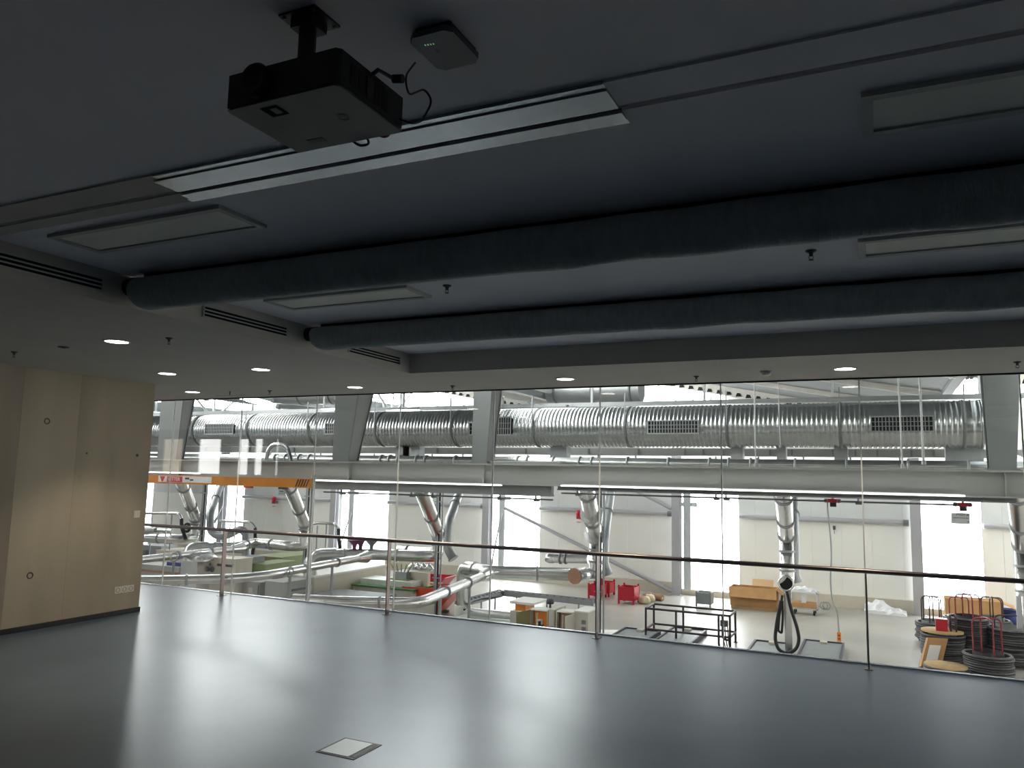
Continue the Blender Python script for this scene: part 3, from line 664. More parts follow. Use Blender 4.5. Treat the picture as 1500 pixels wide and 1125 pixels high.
tag(MB().tube(fillet(cs, .3, 4), .035, 8).build('cable_loop', M_cable), 'short black cable loop hung on the steel post above the hose bottom', 'cable', loc=cs[2])
# unit 5 at the right edge
A5, B5 = at(1489, 705, 21.5), at(1498, 800, 25)
u5 = thing('extraction_pipe', 'silver pipe drop at the right edge beside the wire bundles', 'pipe', (B5.x, 25, FZ))
drop(u5, A5+(A5-B5).normalized()*.9, B5, Vector((B5.x, 25, -1.2)), .2)
MB().box(B5.x-.08, B5.x+.08, 24.95, 25.1, FZ, -1.2).build('post', M_galv2, u5)
t = thing('leaning_post', 'purple-grey leaning post at the right edge of the hall', 'post', at(1492, 845, 27))
MB().bar(at(1482, 725, 27), at(1493, 860, 27), .16, .16).build('post_body', M_girt, t); MB().bar(at(1493, 860, 27), at(1497, 990, 27), .16, .16).build('post_foot', M_girt, t)
# matt grey return pipes
def ret(lab, px, end=None):
    pts = [at(px[0][0], px[0][1], 28.5)]+[at(x, y, 25.6) for x, y in px[1:]]
    pts[0] = pts[0]+(pts[0]-pts[1]).normalized()*.9
    t = thing('return_pipe', lab, 'pipe', pts[-1]); run(t, 'pipe_run', pts, .17, M_greypipe, .35)
    flange(t, pts[-1], pts[-1]-pts[-2], .17); return t
ret('matt grey return pipe beside the drop left of the white elbow pipe', [(678, 706), (657, 765), (655, 803), (664, 818)])
ret('matt grey return pipe right of the mid drop with the red-brown cap', [(896, 708), (885, 785), (884, 826), (890, 842)])
ret('matt grey return pipe half hidden behind the drop above the steel post', [(1161, 708), (1162, 790), (1162, 838), (1166, 852)])
ret('matt grey return pipe with a bow going right, near the concrete wall', [(326, 703), (308, 752), (308, 778), (320, 786), (334, 784), (352, 774), (361, 782), (361, 816)])
# conduits standing beside the drops
for i, (px, y0, Y, lab) in enumerate(((301, 712, 24.6, 'bundle of grey and black conduits beside the leftmost pipe drop'), (645, 716, 24.6, 'pair of black and grey conduits beside the drop left of the white elbow'), (880, 720, 24.6, 'dark conduit post beside the mid drop with the red-brown cap'), (453, 716, 25.2, 'grey conduit behind the orange jib mast'))):
    p = at(px, y0, Y); t = thing('conduit', lab, 'conduit', (p.x, Y, FZ))
    MB().box(p.x-.16, p.x-.06, Y, Y+.1, FZ, p.z+.7).build('grey_conduit', M_greypipe, t)
    MB().cyl((p.x, Y, FZ), (p.x, Y, p.z+.7), .035, 8).build('black_conduit', M_cable, t)
    MB().cyl((p.x+.12, Y, FZ), (p.x+.12, Y, p.z+.7), .03, 8).build('thin_conduit', M_greypipe, t)
    for k in range(4): MB().box(p.x-.18, p.x+.16, Y-.07, Y-.055, -2+k*.9, -1.96+k*.9).build('strap', M_greypipe, t)
# thin suction lines with black hoses
for i, (pts, hose, Y, lab) in enumerate((([(205, 752), (262, 752), (266, 760)], [(266, 760), (266, 772), (272, 790)], 24, 'thin steel line above the handrail next to the concrete wall'), ([(322, 763), (368, 765), (374, 774)], [(374, 774), (374, 790), (370, 812)], 26, 'thin steel line with a short black hose over the green machine'), ([(452, 768), (466, 766), (490, 767), (496, 775)], [(496, 775), (496, 786), (499, 806)], 26, 'thin steel line with a dark purple hose right of the jib mast'))):
    v = [at(x, y, Y) for x, y in pts]; t = thing('suction_line', lab, 'pipe', v[0])
    MB().tube(fillet(v, .2), .06, 10).build('steel_line', M_galv2, t)
    MB().tube(fillet([at(x, y, Y) for x, y in hose], .2), .075, 10).build('hose', M_cable, t)
    q = v[-2]; MB().cyl((q.x-.4, q.y, q.z), (q.x-.4, q.y, FZ), .03, 6).build('stand', M_greypipe, t)
    q = v[0].lerp(v[-1], .3); MB().cyl((q.x, q.y, q.z), (q.x, q.y, FZ), .03, 6).build('stand', M_greypipe, t)
t = thing('lamp_disc', 'small white round lamp with dark ring beside the leftmost pipe drop', 'lamp', at(274, 773, 24.2))
p = at(274, 773, 24.2); MB().lathe(p, [(.001, -.03), (.13, -.03), (.13, 0)], 16, 'y').build('lamp_face', M_white, t); MB().torus(p, .16, .06, 18, 6, 'y').build('lamp_ring', M_cable, t)
# second small pipe by the mid drop
v = [at(806, 818, 25.6), at(862, 819, 25.6)]; t = thing('branch_stub', 'short silver pipe with two dark clamps left of the mid drop', 'pipe', v[0])
MB().cyl(v[0], v[1], .15, 14).build('pipe_body', M_galv2, t); MB().lathe(v[0], [(.001, -.2), (.12, -.16), (.17, -.03), (.16, .12)], 14, 'x').build('round_end', M_galv2, t)
for u in (.28, .42): q = v[0].lerp(v[1], u); MB().lathe(q, [(.15, -.03), (.19, -.03), (.19, .03), (.15, .03)], 14, 'x').build('clamp', M_beamd, t)
v = [at(583, 805, 25.8), at(632, 808, 25.8)]; t = thing('branch_stub', 'short silver pipe with a dark clamp left of the second conduit pair', 'pipe', v[0])
MB().cyl(v[0], v[1], .15, 14).build('pipe_body', M_galv2, t); q = v[0].lerp(v[1], .3); MB().lathe(q, [(.15, -.03), (.19, -.03), (.19, .03), (.15, .03)], 14, 'x').build('clamp', M_beamd, t)
v = [at(205, 778, 23.5), at(230, 777, 23.5), at(252, 778, 23.5)]; t = thing('branch_stub', 'short silver pipe with a nozzle above the leftmost branch', 'pipe', v[0])
MB().tube([v[0], v[1]], .16, 14).build('pipe_body', M_galv2, t); MB().tube([v[1], v[2]], .09, 12).build('nozzle', M_galv2, t)

# ------------------------------------------------------------------ machines
def fbox(px0, px1, yt, yb, Y): 
    p, q = at(px0, (yt+yb)/2, Y), at(px1, (yt+yb)/2, Y); return p.x, q.x, at((px0+px1)/2, yb, Y).z, at((px0+px1)/2, yt, Y).z
def cabinet(name, lab, cat, px0, px1, yt, yb, Y, dep, mt, zb=FZ, extra=None):
    x0, x1, z0, z1 = fbox(px0, px1, yt, yb, Y)
    t = thing(name, lab, cat, ((x0+x1)/2, Y+dep/2, zb))
    MB().box(x0, x1, Y, Y+dep, zb+.08, z1-.03).build('body', mt, t)
    MB().box(x0-.02, x1+.02, Y-.02, Y+dep+.02, z1-.03, z1).build('lid', mt, t)
    MB().box(x0+.04, x1-.04, Y+.04, Y+dep-.04, zb, zb+.08).build('plinth', M_black, t)
    return t, x0, x1, z1
t, x0, x1, z1 = cabinet('machine_housing', 'large olive green machine hood behind the two grey cabinets', 'machine', 372, 412, 815, 842, 26.6, 3.0, M_green)
MB().box(x0-.05, x1-.5, 26.55, 26.6, z1-.06, z1-.0).build('hood_edge', M_redbrown, t)
t, x0, x1, z1 = cabinet('machine_housing', 'lower olive green machine hood stepping down in front of the large hood', 'machine', 362, 388, 826, 846, 24.4, 1.8, M_green)
MB().box(x0+.3, x1-.3, 24.38, 24.4, z1-1.0, z1-.2).build('door', M_green, t)
t, x0, x1, z1 = cabinet('control_cabinet', 'grey control cabinet under the pipe flange, left of its pale twin', 'cabinet', 334, 380, 851, 880, 21.2, .9, M_cabg)
MB().box(x0+.95, x0+1.15, 21.185, 21.2, z1-.5, z1-.2).build('notice', M_cream, t); MB().box(x1-.05, x1-.03, 21.17, 21.2, z1-1.4, z1-.1).build('door_edge', M_beamd, t)
t, x0, x1, z1 = cabinet('control_cabinet', 'pale grey control cabinet beside the dark red machine panel', 'cabinet', 388, 415, 852, 880, 21.0, 1.5, M_cabg)
for k in range(3): MB().box(x1, x1+.015, 21.4, 22.2, z1-.35-k*.2, z1-.27-k*.2).build('vent', M_beamd, t)
t, x0, x1, z1 = cabinet('machine_casing', 'dark red machine panel between pale cabinet and jib mast', 'machine', 426, 443, 850, 876, 22.6, .5, M_red)
t, x0, x1, z1 = cabinet('machine_housing', 'pale grey rail-topped machine bed behind the dark red panel', 'machine', 395, 450, 843, 860, 23.6, .5, M_galv2, zb=FZ)
t, x0, x1, z1 = cabinet('machine_bed', 'long pale machine base beside the concrete wall under the lowest pipe', 'machine', 196, 262, 828, 862, 20.4, .8, M_cabg)
MB().box(x0, x1, 20.36, 20.4, z1-.25, z1-.18).build('red_stripe', M_redbrown, t)
MB().box(x0+1.4, x0+2.2, 20.6, 20.9, z1, z1+.12).build('control_box', M_blue, t)
t, x0, x1, z1 = cabinet('filter_drum', 'grey steel drum standing below the leftmost elbow pipe', 'machine', 264, 288, 822, 862, 20.2, 1.0, M_galv2)
MB().lathe(((x0+x1)/2, 20.7, z1), [(.55, 0), (.55, .12), (.3, .3), (.001, .3)], 20).build('cone_top', M_galv2, t)
t, x0, x1, z1 = cabinet('control_desk', 'cream control desk with dark gauges below the handrail post at left', 'machine', 294, 345, 817, 846, 20.8, .8, M_cream)
for k in range(2): p = at(303+k*8, 834, 20.78); MB().lathe(p, [(.001, -.03), (.1, -.03), (.1, 0)], 12, 'y').build('gauge', M_ink, t)
MB().box(x0+.1, x0+.5, 20.77, 20.8, z1-.3, z1-.2).box(x0+.8, x1-.1, 20.77, 20.8, z1-.28, z1-.2).build('dark_slot', M_ink, t)
t, x0, x1, z1 = cabinet('waste_container', 'grey green container under the bowed return pipe', 'container', 343, 364, 816, 836, 24.2, .9, M_plat)
t, x0, x1, z1 = cabinet('machine_block', 'grey machine block left of the leftmost branch pipe', 'machine', 205, 236, 799, 815, 25, .9, M_greypipe)
MB().box(x0+.3, x0+.5, 24.9, 25, z1-.6, z1-.2).build('handle', M_beamd, t)
t, x0, x1, z1 = cabinet('machine_block', 'low cream machine table behind the leftmost slanting pipe', 'machine', 228, 290, 808, 826, 23.6, 1.4, M_cream)
# cream machine flank
p, q = atz(461, 846, -2.0), atz(560, 828, -2.0); X0 = p.x
t = thing('machine_flank', 'long cream machine side panel behind the second white elbow pipe', 'machine', (X0-.7, (p.y+q.y)/2, FZ))
MB().box(X0-1.4, X0, p.y, q.y, FZ+.1, -2.02).build('side_panel', M_cream, t); MB().box(X0-1.42, X0+.02, p.y-.02, q.y+.02, -2.02, -1.96).build('top_plate', M_panel, t)
MB().box(X0-1.3, X0-.1, p.y+.1, q.y-.1, FZ, FZ+.1).build('foot', M_black, t)
# gutters round the machines
def gutter(lab, px, z):
    v = [atz(x, y, z) for x, y in px]; t = thing('cable_gutter', lab, 'tray', (v[1].x, v[1].y, FZ))
    for a, b in zip(v[:-1], v[1:]):
        MB().bar(a, b, .32, .05).build('gutter_floor', M_greypipe, t)
        d = (b-a).normalized(); n = Vector((-d.y, d.x, 0))*.16
        for s in (-1, 1): MB().bar(a+n*s+Vector((0,0,.08)), b+n*s+Vector((0,0,.08)), .02, .2).build('gutter_side', M_greypipe, t)
        for k in range(3): c = a.lerp(b, (k+.5)/3); MB().cyl((c.x, c.y, FZ), (c.x, c.y, z-.02), .03, 6).build('leg', M_greypipe, t)
        k = 0
        bb = MB()
        L = (b-a).length
        while k*.3 < L: c = a+d*k*.3+n*(-1 if n.y > 0 else 1)+Vector((0,0,.19)); bb.box(c.x-.05, c.x+.05, c.y-.015, c.y+.015, c.z-.02, c.z+.02); k += 1
        bb.build('rim_notches', M_beamd, t, kind='stuff')
    return t
gutter('angled grey gutter round the pale deck and open cabinets', [(672, 888), (735, 871), (872, 886)], -2.95)
gutter('angled grey gutter round the green machine bed', [(462, 868), (521, 852), (608, 864)], -2.95)
# cable from gutters
for px, lab in (([(680, 893), (690, 882), (706, 877), (722, 876), (735, 873)], 'black cable arching into the gutter by the white elbow pipe'), ([(460, 868), (464, 862), (475, 859), (500, 857), (520, 852)], 'black cable arching into the gutter by the green machine bed')):
    v = [atz(x, y, -2.7) for x, y in px]; tag(MB().tube(fillet(v, .3), .035, 8).build('cable', M_cable), lab, 'cable', loc=v[0])
# pale decks
def deck(lab, px0, px1, yt, Y, dep, mt, zt):
    x0, x1 = at(px0, yt, Y).x, at(px1, yt, Y).x
    t = thing('machine_deck', lab, 'machine', ((x0+x1)/2, Y+dep/2, FZ))
    MB().box(x0, x1, Y, Y+dep, zt-.06, zt).build('deck_plate', mt, t); MB().box(x0+.05, x1-.05, Y+.05, Y+dep-.05, FZ, zt-.06).build('frame', M_cab, t)
    return t, x0, x1
M_pale = mat('pale_green_plate', (.62, .68, .62), .4, noise=.04)
yy = atz(720, 917, -3.0).y; t, x0, x1 = deck('pale green machine deck left of the open cabinets', 640, 762, 917, yy-.4, 3.0, M_pale, -3.0)
p, q = at(690, 898, yy+1.2), at(757, 903, yy+1.2); MB().tube([Vector((p.x, yy+1.2, -2.86)), Vector((q.x, yy+1.2, -2.86))], .13, 14).build('corrugated_tube', M_galv2, t)
yy = atz(500, 875, -2.5).y; t, x0, x1 = deck('grey machine deck under the second white elbow pipe', 432, 520, 875, yy-.8, 2.4, M_plat, -2.5)
# green bed
yy = atz(560, 866, -2.6).y; t, x0, x1 = deck('dark green machine bed inside the left gutter', 514, 606, 866, yy, 2.2, M_green2, -2.45)
MB().box(x0+.2, x1-.3, yy+.3, yy+1.3, -2.45, -2.25).build('slide', M_pale, t)
yy = atz(580, 885, -2.7).y; t, x0, x1 = deck('near dark green machine bed beside the red skip', 540, 612, 885, yy-.5, 1.2, M_green2, -2.6)
MB().box(x0+.5, x0+.75, yy-.55, yy-.5, FZ, -2.6).build('grille', M_white, t)
# olive lathe and purple funnels
p = at(583, 846, 25); t = thing('machine_tool', 'olive machine tool with leafy green levers behind the handrail post', 'machine', (p.x, 25.3, FZ))
x0, x1, z0, z1 = fbox(567, 596, 848, 864, 25); MB().box(x0, x1, 25, 26, FZ, z1).build('body', M_green, t); MB().box(x0+.2, x1-.1, 25.1, 25.9, z1, z1+.25).build('headstock', M_greypipe, t)
for k in range(5): q = Vector((x0+.2+k*.14, 25.2, z1+.25)); MB().cyl(q, q+Vector((.1*(k-2), 0, .28)), .025, 6).build('lever', M_green, t)
p = at(612, 833, 25.5); t = thing('corrugated_bundle', 'grey corrugated bundle below the second branch pipe', 'hose', (p.x, 25.5, p.z-.1))
for k in range(4): c = p+Vector((-.35+k*.24, 0, 0)); MB().tube([c, c+Vector((.12, 0, .1)), c+Vector((.24, 0, -.02))], .13, 10, rf=[.1, .15, .1]).build('fold', M_galv2, t)
MB().box(p.x-.4, p.x+.5, 25.4, 25.6, FZ, p.z-.12).build('stand', M_cream, t)
for i, (px, py, mt, lab) in enumerate(((519, 805, M_purple, 'purple funnel on the second branch pipe, left of its round twin'), (528, 804, M_purple, 'round purple valve head on the second branch pipe'), (544, 805, M_greypipe, 'grey funnel on the second branch pipe'))):
    zp = z2_+.2; p = at(px, py, atz(px, 812, z2_).y); t = thing('pipe_funnel', lab, 'funnel', (p.x, p.y, zp))
    MB().tube([(p.x, p.y, zp-.06), (p.x, p.y, zp+.12), (p.x, p.y, zp+.3)], .1, 12, rf=[.06, .08, .24 if i != 1 else .16]).build('cone', mt, t)
    MB().torus((p.x, p.y, zp+.3), .22 if i != 1 else .15, .03, 14, 6).build('rim', mt, t)
# red skips
def skip(lab, px, py, s, mt, rot):
    p = atz(px, py, FZ); t = thing('tipping_skip', lab, 'skip', p); cr, sr = math.cos(rot), math.sin(rot)
    def L(x, y, z): return (p.x+(x*cr-y*sr)*s, p.y+(x*sr+y*cr)*s, p.z+z*s)
    pr = [(-.9, .95), (-.8, .25), (-.35, .1), (.35, .1), (1.15, .98)]
    for s_ in (-.6, .57):
        v = [L(x, s_, z) for x, z in pr]+[L(x, s_+.03, z) for x, z in pr]
        MB().add(v, [(0,1,2,3,4), (9,8,7,6,5)]+[(i, (i+1) % 5, 5+(i+1) % 5, 5+i) for i in range(5)]).build('side_plate', mt, t)
    for i in range(4):
        a, b = pr[i], pr[i+1]; MB().plate([L(a[0], -.57, a[1]), L(b[0], -.57, b[1]), L(b[0], .57, b[1]), L(a[0], .57, a[1])], .03*s).build('trough_plate', mt, t)
    for s_ in (-.4, .4): MB().hexa([L(-.6, s_-.05, 0), L(.5, s_-.05, 0), L(.5, s_+.05, 0), L(-.6, s_+.05, 0), L(-.6, s_-.05, .1), L(.5, s_-.05, .1), L(.5, s_+.05, .1), L(-.6, s_+.05, .1)]).build('skid', M_beamd, t)
skip('red tipping skip under the slanting pipe, its orange lip to the right', 632, 899, 1.05, M_redor, .15)
skip('dark red tipping skip behind the orange-lipped skip', 622, 878, 1.0, M_red, .1)
# open control cabinets
yc = 18.3
def open_cab(lab, px0, px1, yt, inner, door_side, door_ang, dm):
    x0, x1, _, z1 = fbox(px0, px1, yt, yt+30, yc); dep = .42
    t = thing('open_cabinet', lab, 'cabinet', ((x0+x1)/2, yc+dep/2, FZ))
    th = .03
    MB().box(x0, x0+th, yc, yc+dep, FZ, z1).build('side', M_cab, t); MB().box(x1-th, x1, yc, yc+dep, FZ, z1).build('side', M_cab, t)
    MB().box(x0+th, x1-th, yc, yc+dep, z1-th, z1).build('top', M_panel, t); MB().box(x0+th, x1-th, yc+dep-th, yc+dep, FZ, z1-th).build('back', M_cab, t)
    MB().box(x0+th, x1-th, yc, yc+dep-th, FZ, FZ+.1).build('floor_plate', M_cab, t)
    MB().box(x0+.08, x1-.08, yc+dep-.3, yc+dep-.27, FZ+.15, z1-.06).build('mounting_plate', inner, t)
    yp = yc+dep-.30; wd = x1-x0
    random.seed(px0)
    for k in range(7):
        a = x0+.1+random.random()*(wd-.34); zz = z1-.22-random.random()*.8
        MB().box(a, a+.06+random.random()*.12, yp-.1, yp, zz-.05-random.random()*.1, zz).build('switch_block', random.choice([M_ink, M_white, M_yblk, M_redbrown]), t)
    MB().box(x0+wd*.28, x0+wd*.36, yp-.04, yp, FZ+.2, z1-.1).build('cable_duct', M_cab, t)
    hx = x0 if door_side < 0 else x1; d = Vector((math.cos(door_ang), math.sin(door_ang), 0))*wd; n = Vector((-d.y, d.x, 0)).normalized()*.03
    a = Vector((hx, yc-.01, FZ+.1)); b = a+d; u = Vector((0, 0, z1-FZ-.12))
    dr = MB().hexa([a, b, b+n, a+n, a+u, b+u, b+u+n, a+u+n]).build('door', dm, t)
    c = a.lerp(b, .9)+u*.55-n*.3; MB().box(c.x-.02, c.x+.02, c.y-.04, c.y, c.z-.08, c.z+.08).build('handle', M_ink, dr)
    return t, x0, x1, z1
t, xa, xb, zz1 = open_cab('open control cabinet with orange back plate and wired switchgear', 776, 803, 893, M_orange2, -1, math.radians(252), M_olive)
x0, x1, _, z1 = fbox(803.5, 812.5, 893, 920, yc); t = thing('closed_cabinet', 'narrow closed beige cabinet between the two open ones', 'cabinet', ((x0+x1)/2, yc+.4, FZ))
MB().box(x0, x1, yc, yc+.75, FZ, z1).build('body', M_cab, t); MB().box(x0+.02, x1-.02, yc-.02, yc, FZ+.1, z1-.03).build('door', M_cab, t); MB().box(x0+.1, x0+.14, yc-.05, yc-.02, z1-.75, z1-.4).build('handle', M_ink, t)
t, xa2, xb2, zz2 = open_cab('open control cabinet with dark interior and beige door swung out', 814, 841, 896, M_redbrown, 1, math.radians(264), M_cab)
x0, x1, _, z1 = fbox(842, 861, 897, 925, yc); t = thing('closed_cabinet', 'closed beige cabinet with side vents next to the middle handrail post', 'cabinet', ((x0+x1)/2, yc+.4, FZ))
MB().box(x0, x1, yc, yc+.75, FZ, z1).build('body', M_cab, t); MB().box(x0-.02, x1+.02, yc-.02, yc+.77, z1, z1+.03).build('top', M_panel, t)
for k in range(3): MB().box(x1-.16, x1-.05, yc-.01, yc, z1-.6+k*.16, z1-.5+k*.16).build('vent', M_beamd, t)
p = at(806, 884, yc+.4); t = thing('cabinet_fan', 'small black round fan head on top of the beige cabinets', 'fan', (p.x, yc+.4, zz1))
MB().cyl((p.x, yc+.4, zz1), (p.x, yc+.4, zz1+.1), .03, 8).build('stem', M_ink, t); MB().lathe((p.x, yc+.4, zz1+.15), [(.001, -.07), (.09, -.05), (.1, 0), (.09, .06), (.001, .08)], 14).build('head', M_ink, t)
x0, x1, _, z1 = fbox(740, 776, 884, 915, yc+.5); t = thing('cabinet_hood', 'long white cabinet hood with an orange slot left of the open cabinets', 'cabinet', ((x0+x1)/2, yc+1.1, FZ))
MB().box(x0, x1, yc+.8, yc+1.6, FZ, z1-.25).build('body', M_cab, t); MB().box(x0, x1, yc+.75, yc+1.65, z1-.06, z1).build('hood', M_panel, t); MB().box(x0+.1, x1-.3, yc+.9, yc+1.5, z1-.25, z1-.06).build('slot_interior', M_orange2, t)

# ------------------------------------------------------------------ things on the hall floor, right half
def red_bin(lab, px0, px1, py, hpx):
    a, b = atz(px0, py, FZ), atz(px1, py, FZ); x0, x1, y0 = a.x, b.x, a.y; hz = hpx*(a-EYE).length/1133*.95; dep = .8
    t = thing('stacking_bin', lab, 'bin', ((x0+x1)/2, y0+dep/2, FZ), 'red stacking bins'); z0 = FZ+.14; z1 = FZ+hz
    MB().box(x0, x1, y0, y0+.03, z0, z1).build('wall', M_red, t); MB().box(x0, x1, y0+dep-.03, y0+dep, z0, z1).build('wall', M_red, t)
    MB().box(x0, x0+.03, y0+.03, y0+dep-.03, z0, z1).build('wall', M_red, t); MB().box(x1-.03, x1, y0+.03, y0+dep-.03, z0, z1).build('wall', M_red, t)
    MB().box(x0+.03, x1-.03, y0+.03, y0+dep-.03, z0, z0+.03).build('bottom', M_red, t)
    for xx in (x0, x1-.07):
        for yy in (y0-.01, y0+dep-.06): MB().box(xx, xx+.07, yy, yy+.07, FZ, z1+.08).build('leg', M_red, t)
red_bin('red steel stacking bin behind the other two, touching the conduit post', 872, 897, 873, 20)
red_bin('left red steel stacking bin in front of the rear red bin', 861, 884, 877, 20)
red_bin('right red steel stacking bin standing alone near the sacks', 905, 933, 884, 24)
for i, (px, py, lab) in enumerate(((944, 884, 'beige paper sack beside the red bin'), (951, 881, 'beige paper sack behind the front sack'))):
    p = atz(px, py, FZ); t = thing('paper_sack', lab, 'sack', p)
    MB().lathe(p, [(.001, 0), (.24, .02), (.27, .12), (.2, .26), (.08, .31), (.001, .31)], 10).build('bag', M_beigebag, t); MB().box(p.x-.07, p.x+.07, p.y-.02, p.y+.02, p.z+.3, p.z+.38).build('folded_top', M_beigebag, t)
p = atz(962, 880, FZ); t = thing('rolled_sheet', 'brown rolled sheet on the floor right of the sacks', 'roll', p)
MB().cyl((p.x-.35, p.y+.2, FZ+.13), (p.x+.25, p.y, FZ+.13), .13, 14).build('roll', M_brown, t); MB().cyl((p.x+.25, p.y, FZ+.13), (p.x+.26, p.y-.003, FZ+.13), .05, 10).build('core', M_beigebag, t)
a, b = atz(1019, 888, FZ), atz(1044, 888, FZ); t = thing('steel_crate', 'grey steel stacking crate by the column at the brace foot', 'crate', ((a.x+b.x)/2, a.y+.3, FZ))
z1 = FZ+.56
MB().box(a.x, b.x, a.y, a.y+.03, FZ+.1, z1).build('wall', M_plat, t); MB().box(a.x, b.x, a.y+.6, a.y+.63, FZ+.1, z1).build('wall', M_plat, t); MB().box(a.x, a.x+.03, a.y+.03, a.y+.6, FZ+.1, z1).build('wall', M_plat, t); MB().box(b.x-.03, b.x, a.y+.03, a.y+.6, FZ+.1, z1).build('wall', M_plat, t)
for xx in (a.x, b.x-.06): MB().box(xx, xx+.06, a.y-.01, a.y+.05, FZ, z1+.05).build('leg', M_beamd, t)
MB().box(a.x+.03, b.x-.03, a.y+.03, a.y+.6, FZ+.1, FZ+.13).build('bottom', M_plat, t)
# long open cardboard box on a pallet
a, b = atz(1069, 891, FZ), atz(1138, 896, FZ); y0 = (a.y+b.y)/2; t = thing('cardboard_box', 'long open cardboard box on a pallet near the far wall', 'box', ((a.x+b.x)/2, y0+.35, FZ))
z0, z1 = FZ+.12, FZ+.86
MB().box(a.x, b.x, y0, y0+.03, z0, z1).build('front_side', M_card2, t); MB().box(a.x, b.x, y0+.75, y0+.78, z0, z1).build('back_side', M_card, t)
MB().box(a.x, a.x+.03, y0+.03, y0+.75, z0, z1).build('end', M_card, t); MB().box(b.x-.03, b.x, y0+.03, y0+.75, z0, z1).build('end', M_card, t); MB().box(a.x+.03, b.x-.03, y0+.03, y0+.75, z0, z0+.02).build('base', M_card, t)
MB().plate([(a.x-.05, y0-.005, z1), (b.x, y0-.005, z1), (b.x+.03, y0-.2, z1-.38), (a.x, y0-.2, z1-.38)], .015).build('front_flap', M_card, t, label='front flap folded down over the box side')
MB().plate([(b.x, y0, z1), (b.x, y0+.78, z1), (b.x+.3, y0+.7, z1-.3), (b.x+.3, y0+.1, z1-.3)], .015).build('end_flap', M_card, t)
p = t
for k in range(3): MB().box(a.x+.02, b.x-.02, y0+.05+k*.3, y0+.15+k*.3, FZ, FZ+.12).build('pallet_runner', M_wood, t)
a, b = at(1102, 850, 34.9), at(1133, 850, 34.9); t = thing('cardboard_sheet', 'pale cardboard sheet leaning on the wall behind the long open box', 'sheet', ((a.x+b.x)/2, 34.6, FZ))
MB().plate([(a.x, 34.6, FZ), (b.x, 34.6, FZ), (b.x, 35.0, at(1118, 849, 35).z), (a.x, 35.0, at(1118, 849, 35).z)], .03).build('sheet', mat('pale_cardboard', (.62, .42, .24), .85, noise=.05), t)
MB().box(a.x, b.x, 34.57, 34.6, FZ+.4, FZ+.42).build('fold_line', M_card2, t)
# trolley cart
a, b = atz(1158, 899, FZ), atz(1199, 902, FZ); y0 = a.y; t = thing('trolley_cart', 'white two-deck trolley loaded with papers near the far wall', 'trolley', ((a.x+b.x)/2, y0+.35, FZ))
zt = at(1178, 868, y0).z
for xx in (a.x, b.x-.06):
    for yy in (y0, y0+.64): MB().box(xx, xx+.06, yy, yy+.06, FZ+.2, zt).build('post', M_trolleyw, t)
MB().box(a.x, b.x, y0, y0+.7, FZ+.2, FZ+.26).build('deck', M_trolleyw, t); MB().box(a.x, b.x, y0, y0+.7, zt-.05, zt).build('deck', M_trolleyw, t)
for xx in (a.x+.15, b.x-.15):
    for yy in (y0+.06, y0+.62): MB().cyl((xx-.03, yy, FZ+.09), (xx+.03, yy, FZ+.09), .09, 14).build('wheel', M_black, t); MB().box(xx-.03, xx+.03, yy-.03, yy+.03, FZ+.12, FZ+.2).build('caster_fork', M_greypipe, t)
tag(MB().box(a.x+.03, b.x-.05, y0-.02, y0+.6, FZ+.262, FZ+.44).build('carton', M_card), 'flat brown carton on the lower deck of the white trolley', 'box', loc=(a.x+.5, y0+.3, FZ+.262))
tag(MB().box(a.x+.4, b.x-.45, y0+.1, y0+.6, FZ+.442, FZ+.86).build('wrapped_parcel', M_paper), 'white wrapped parcel standing in the trolley', 'parcel', loc=(a.x+.7, y0+.3, FZ+.442))
random.seed(3)
pv = MB(); nx, ny = 9, 5
g = [(a.x+.05+(b.x-a.x-.1)*i/(nx-1), y0+.04+.6*j/(ny-1), zt+.03+.16*random.random()*(1 if 0 < i < nx-1 else .2)) for j in range(ny) for i in range(nx)]
pv.add(g+[(v[0], v[1], zt+.002) for v in g], [(j*nx+i, j*nx+i+1, (j+1)*nx+i+1, (j+1)*nx+i) for j in range(ny-1) for i in range(nx-1)]+[(i, i+1, nx*ny+i+1, nx*ny+i) for i in range(nx-1)])
tag(pv.build('crumpled_paper', M_paper), 'crumpled white paper heaped on top of the trolley', 'paper', loc=(a.x+.8, y0+.3, zt))
# plastic sheet by the wall
p = at(1297, 893, 34.75); pv = MB(); nx, ny = 12, 6; random.seed(5)
g = [(p.x-.75+1.5*i/(nx-1), p.y-.25+.65*j/(ny-1)-.25*i/(nx-1), FZ+.02+.4*math.exp(-((i-4)/4)**2)*(j/(ny-1))+.14*random.random()) for j in range(ny) for i in range(nx)]
pv.add(g+[(v[0], v[1], FZ+.002) for v in g], [(j*nx+i, j*nx+i+1, (j+1)*nx+i+1, (j+1)*nx+i) for j in range(ny-1) for i in range(nx-1)]+[(i, i+1, nx*ny+i+1, nx*ny+i) for i in range(nx-1)])
tag(pv.build('plastic_sheet', M_paper), 'crumpled white plastic sheet lying against the far wall', 'sheet', loc=(p.x, p.y, FZ))
p = atz(1207, 893, FZ); t = thing('cable_coil', 'small grey cable coil on the floor right of the trolley', 'coil', p)
for k in range(2): MB().torus((p.x+k*.1, p.y, FZ+.16), .14, .02, 16, 6, 'y').build('winding', M_greypipe, t)
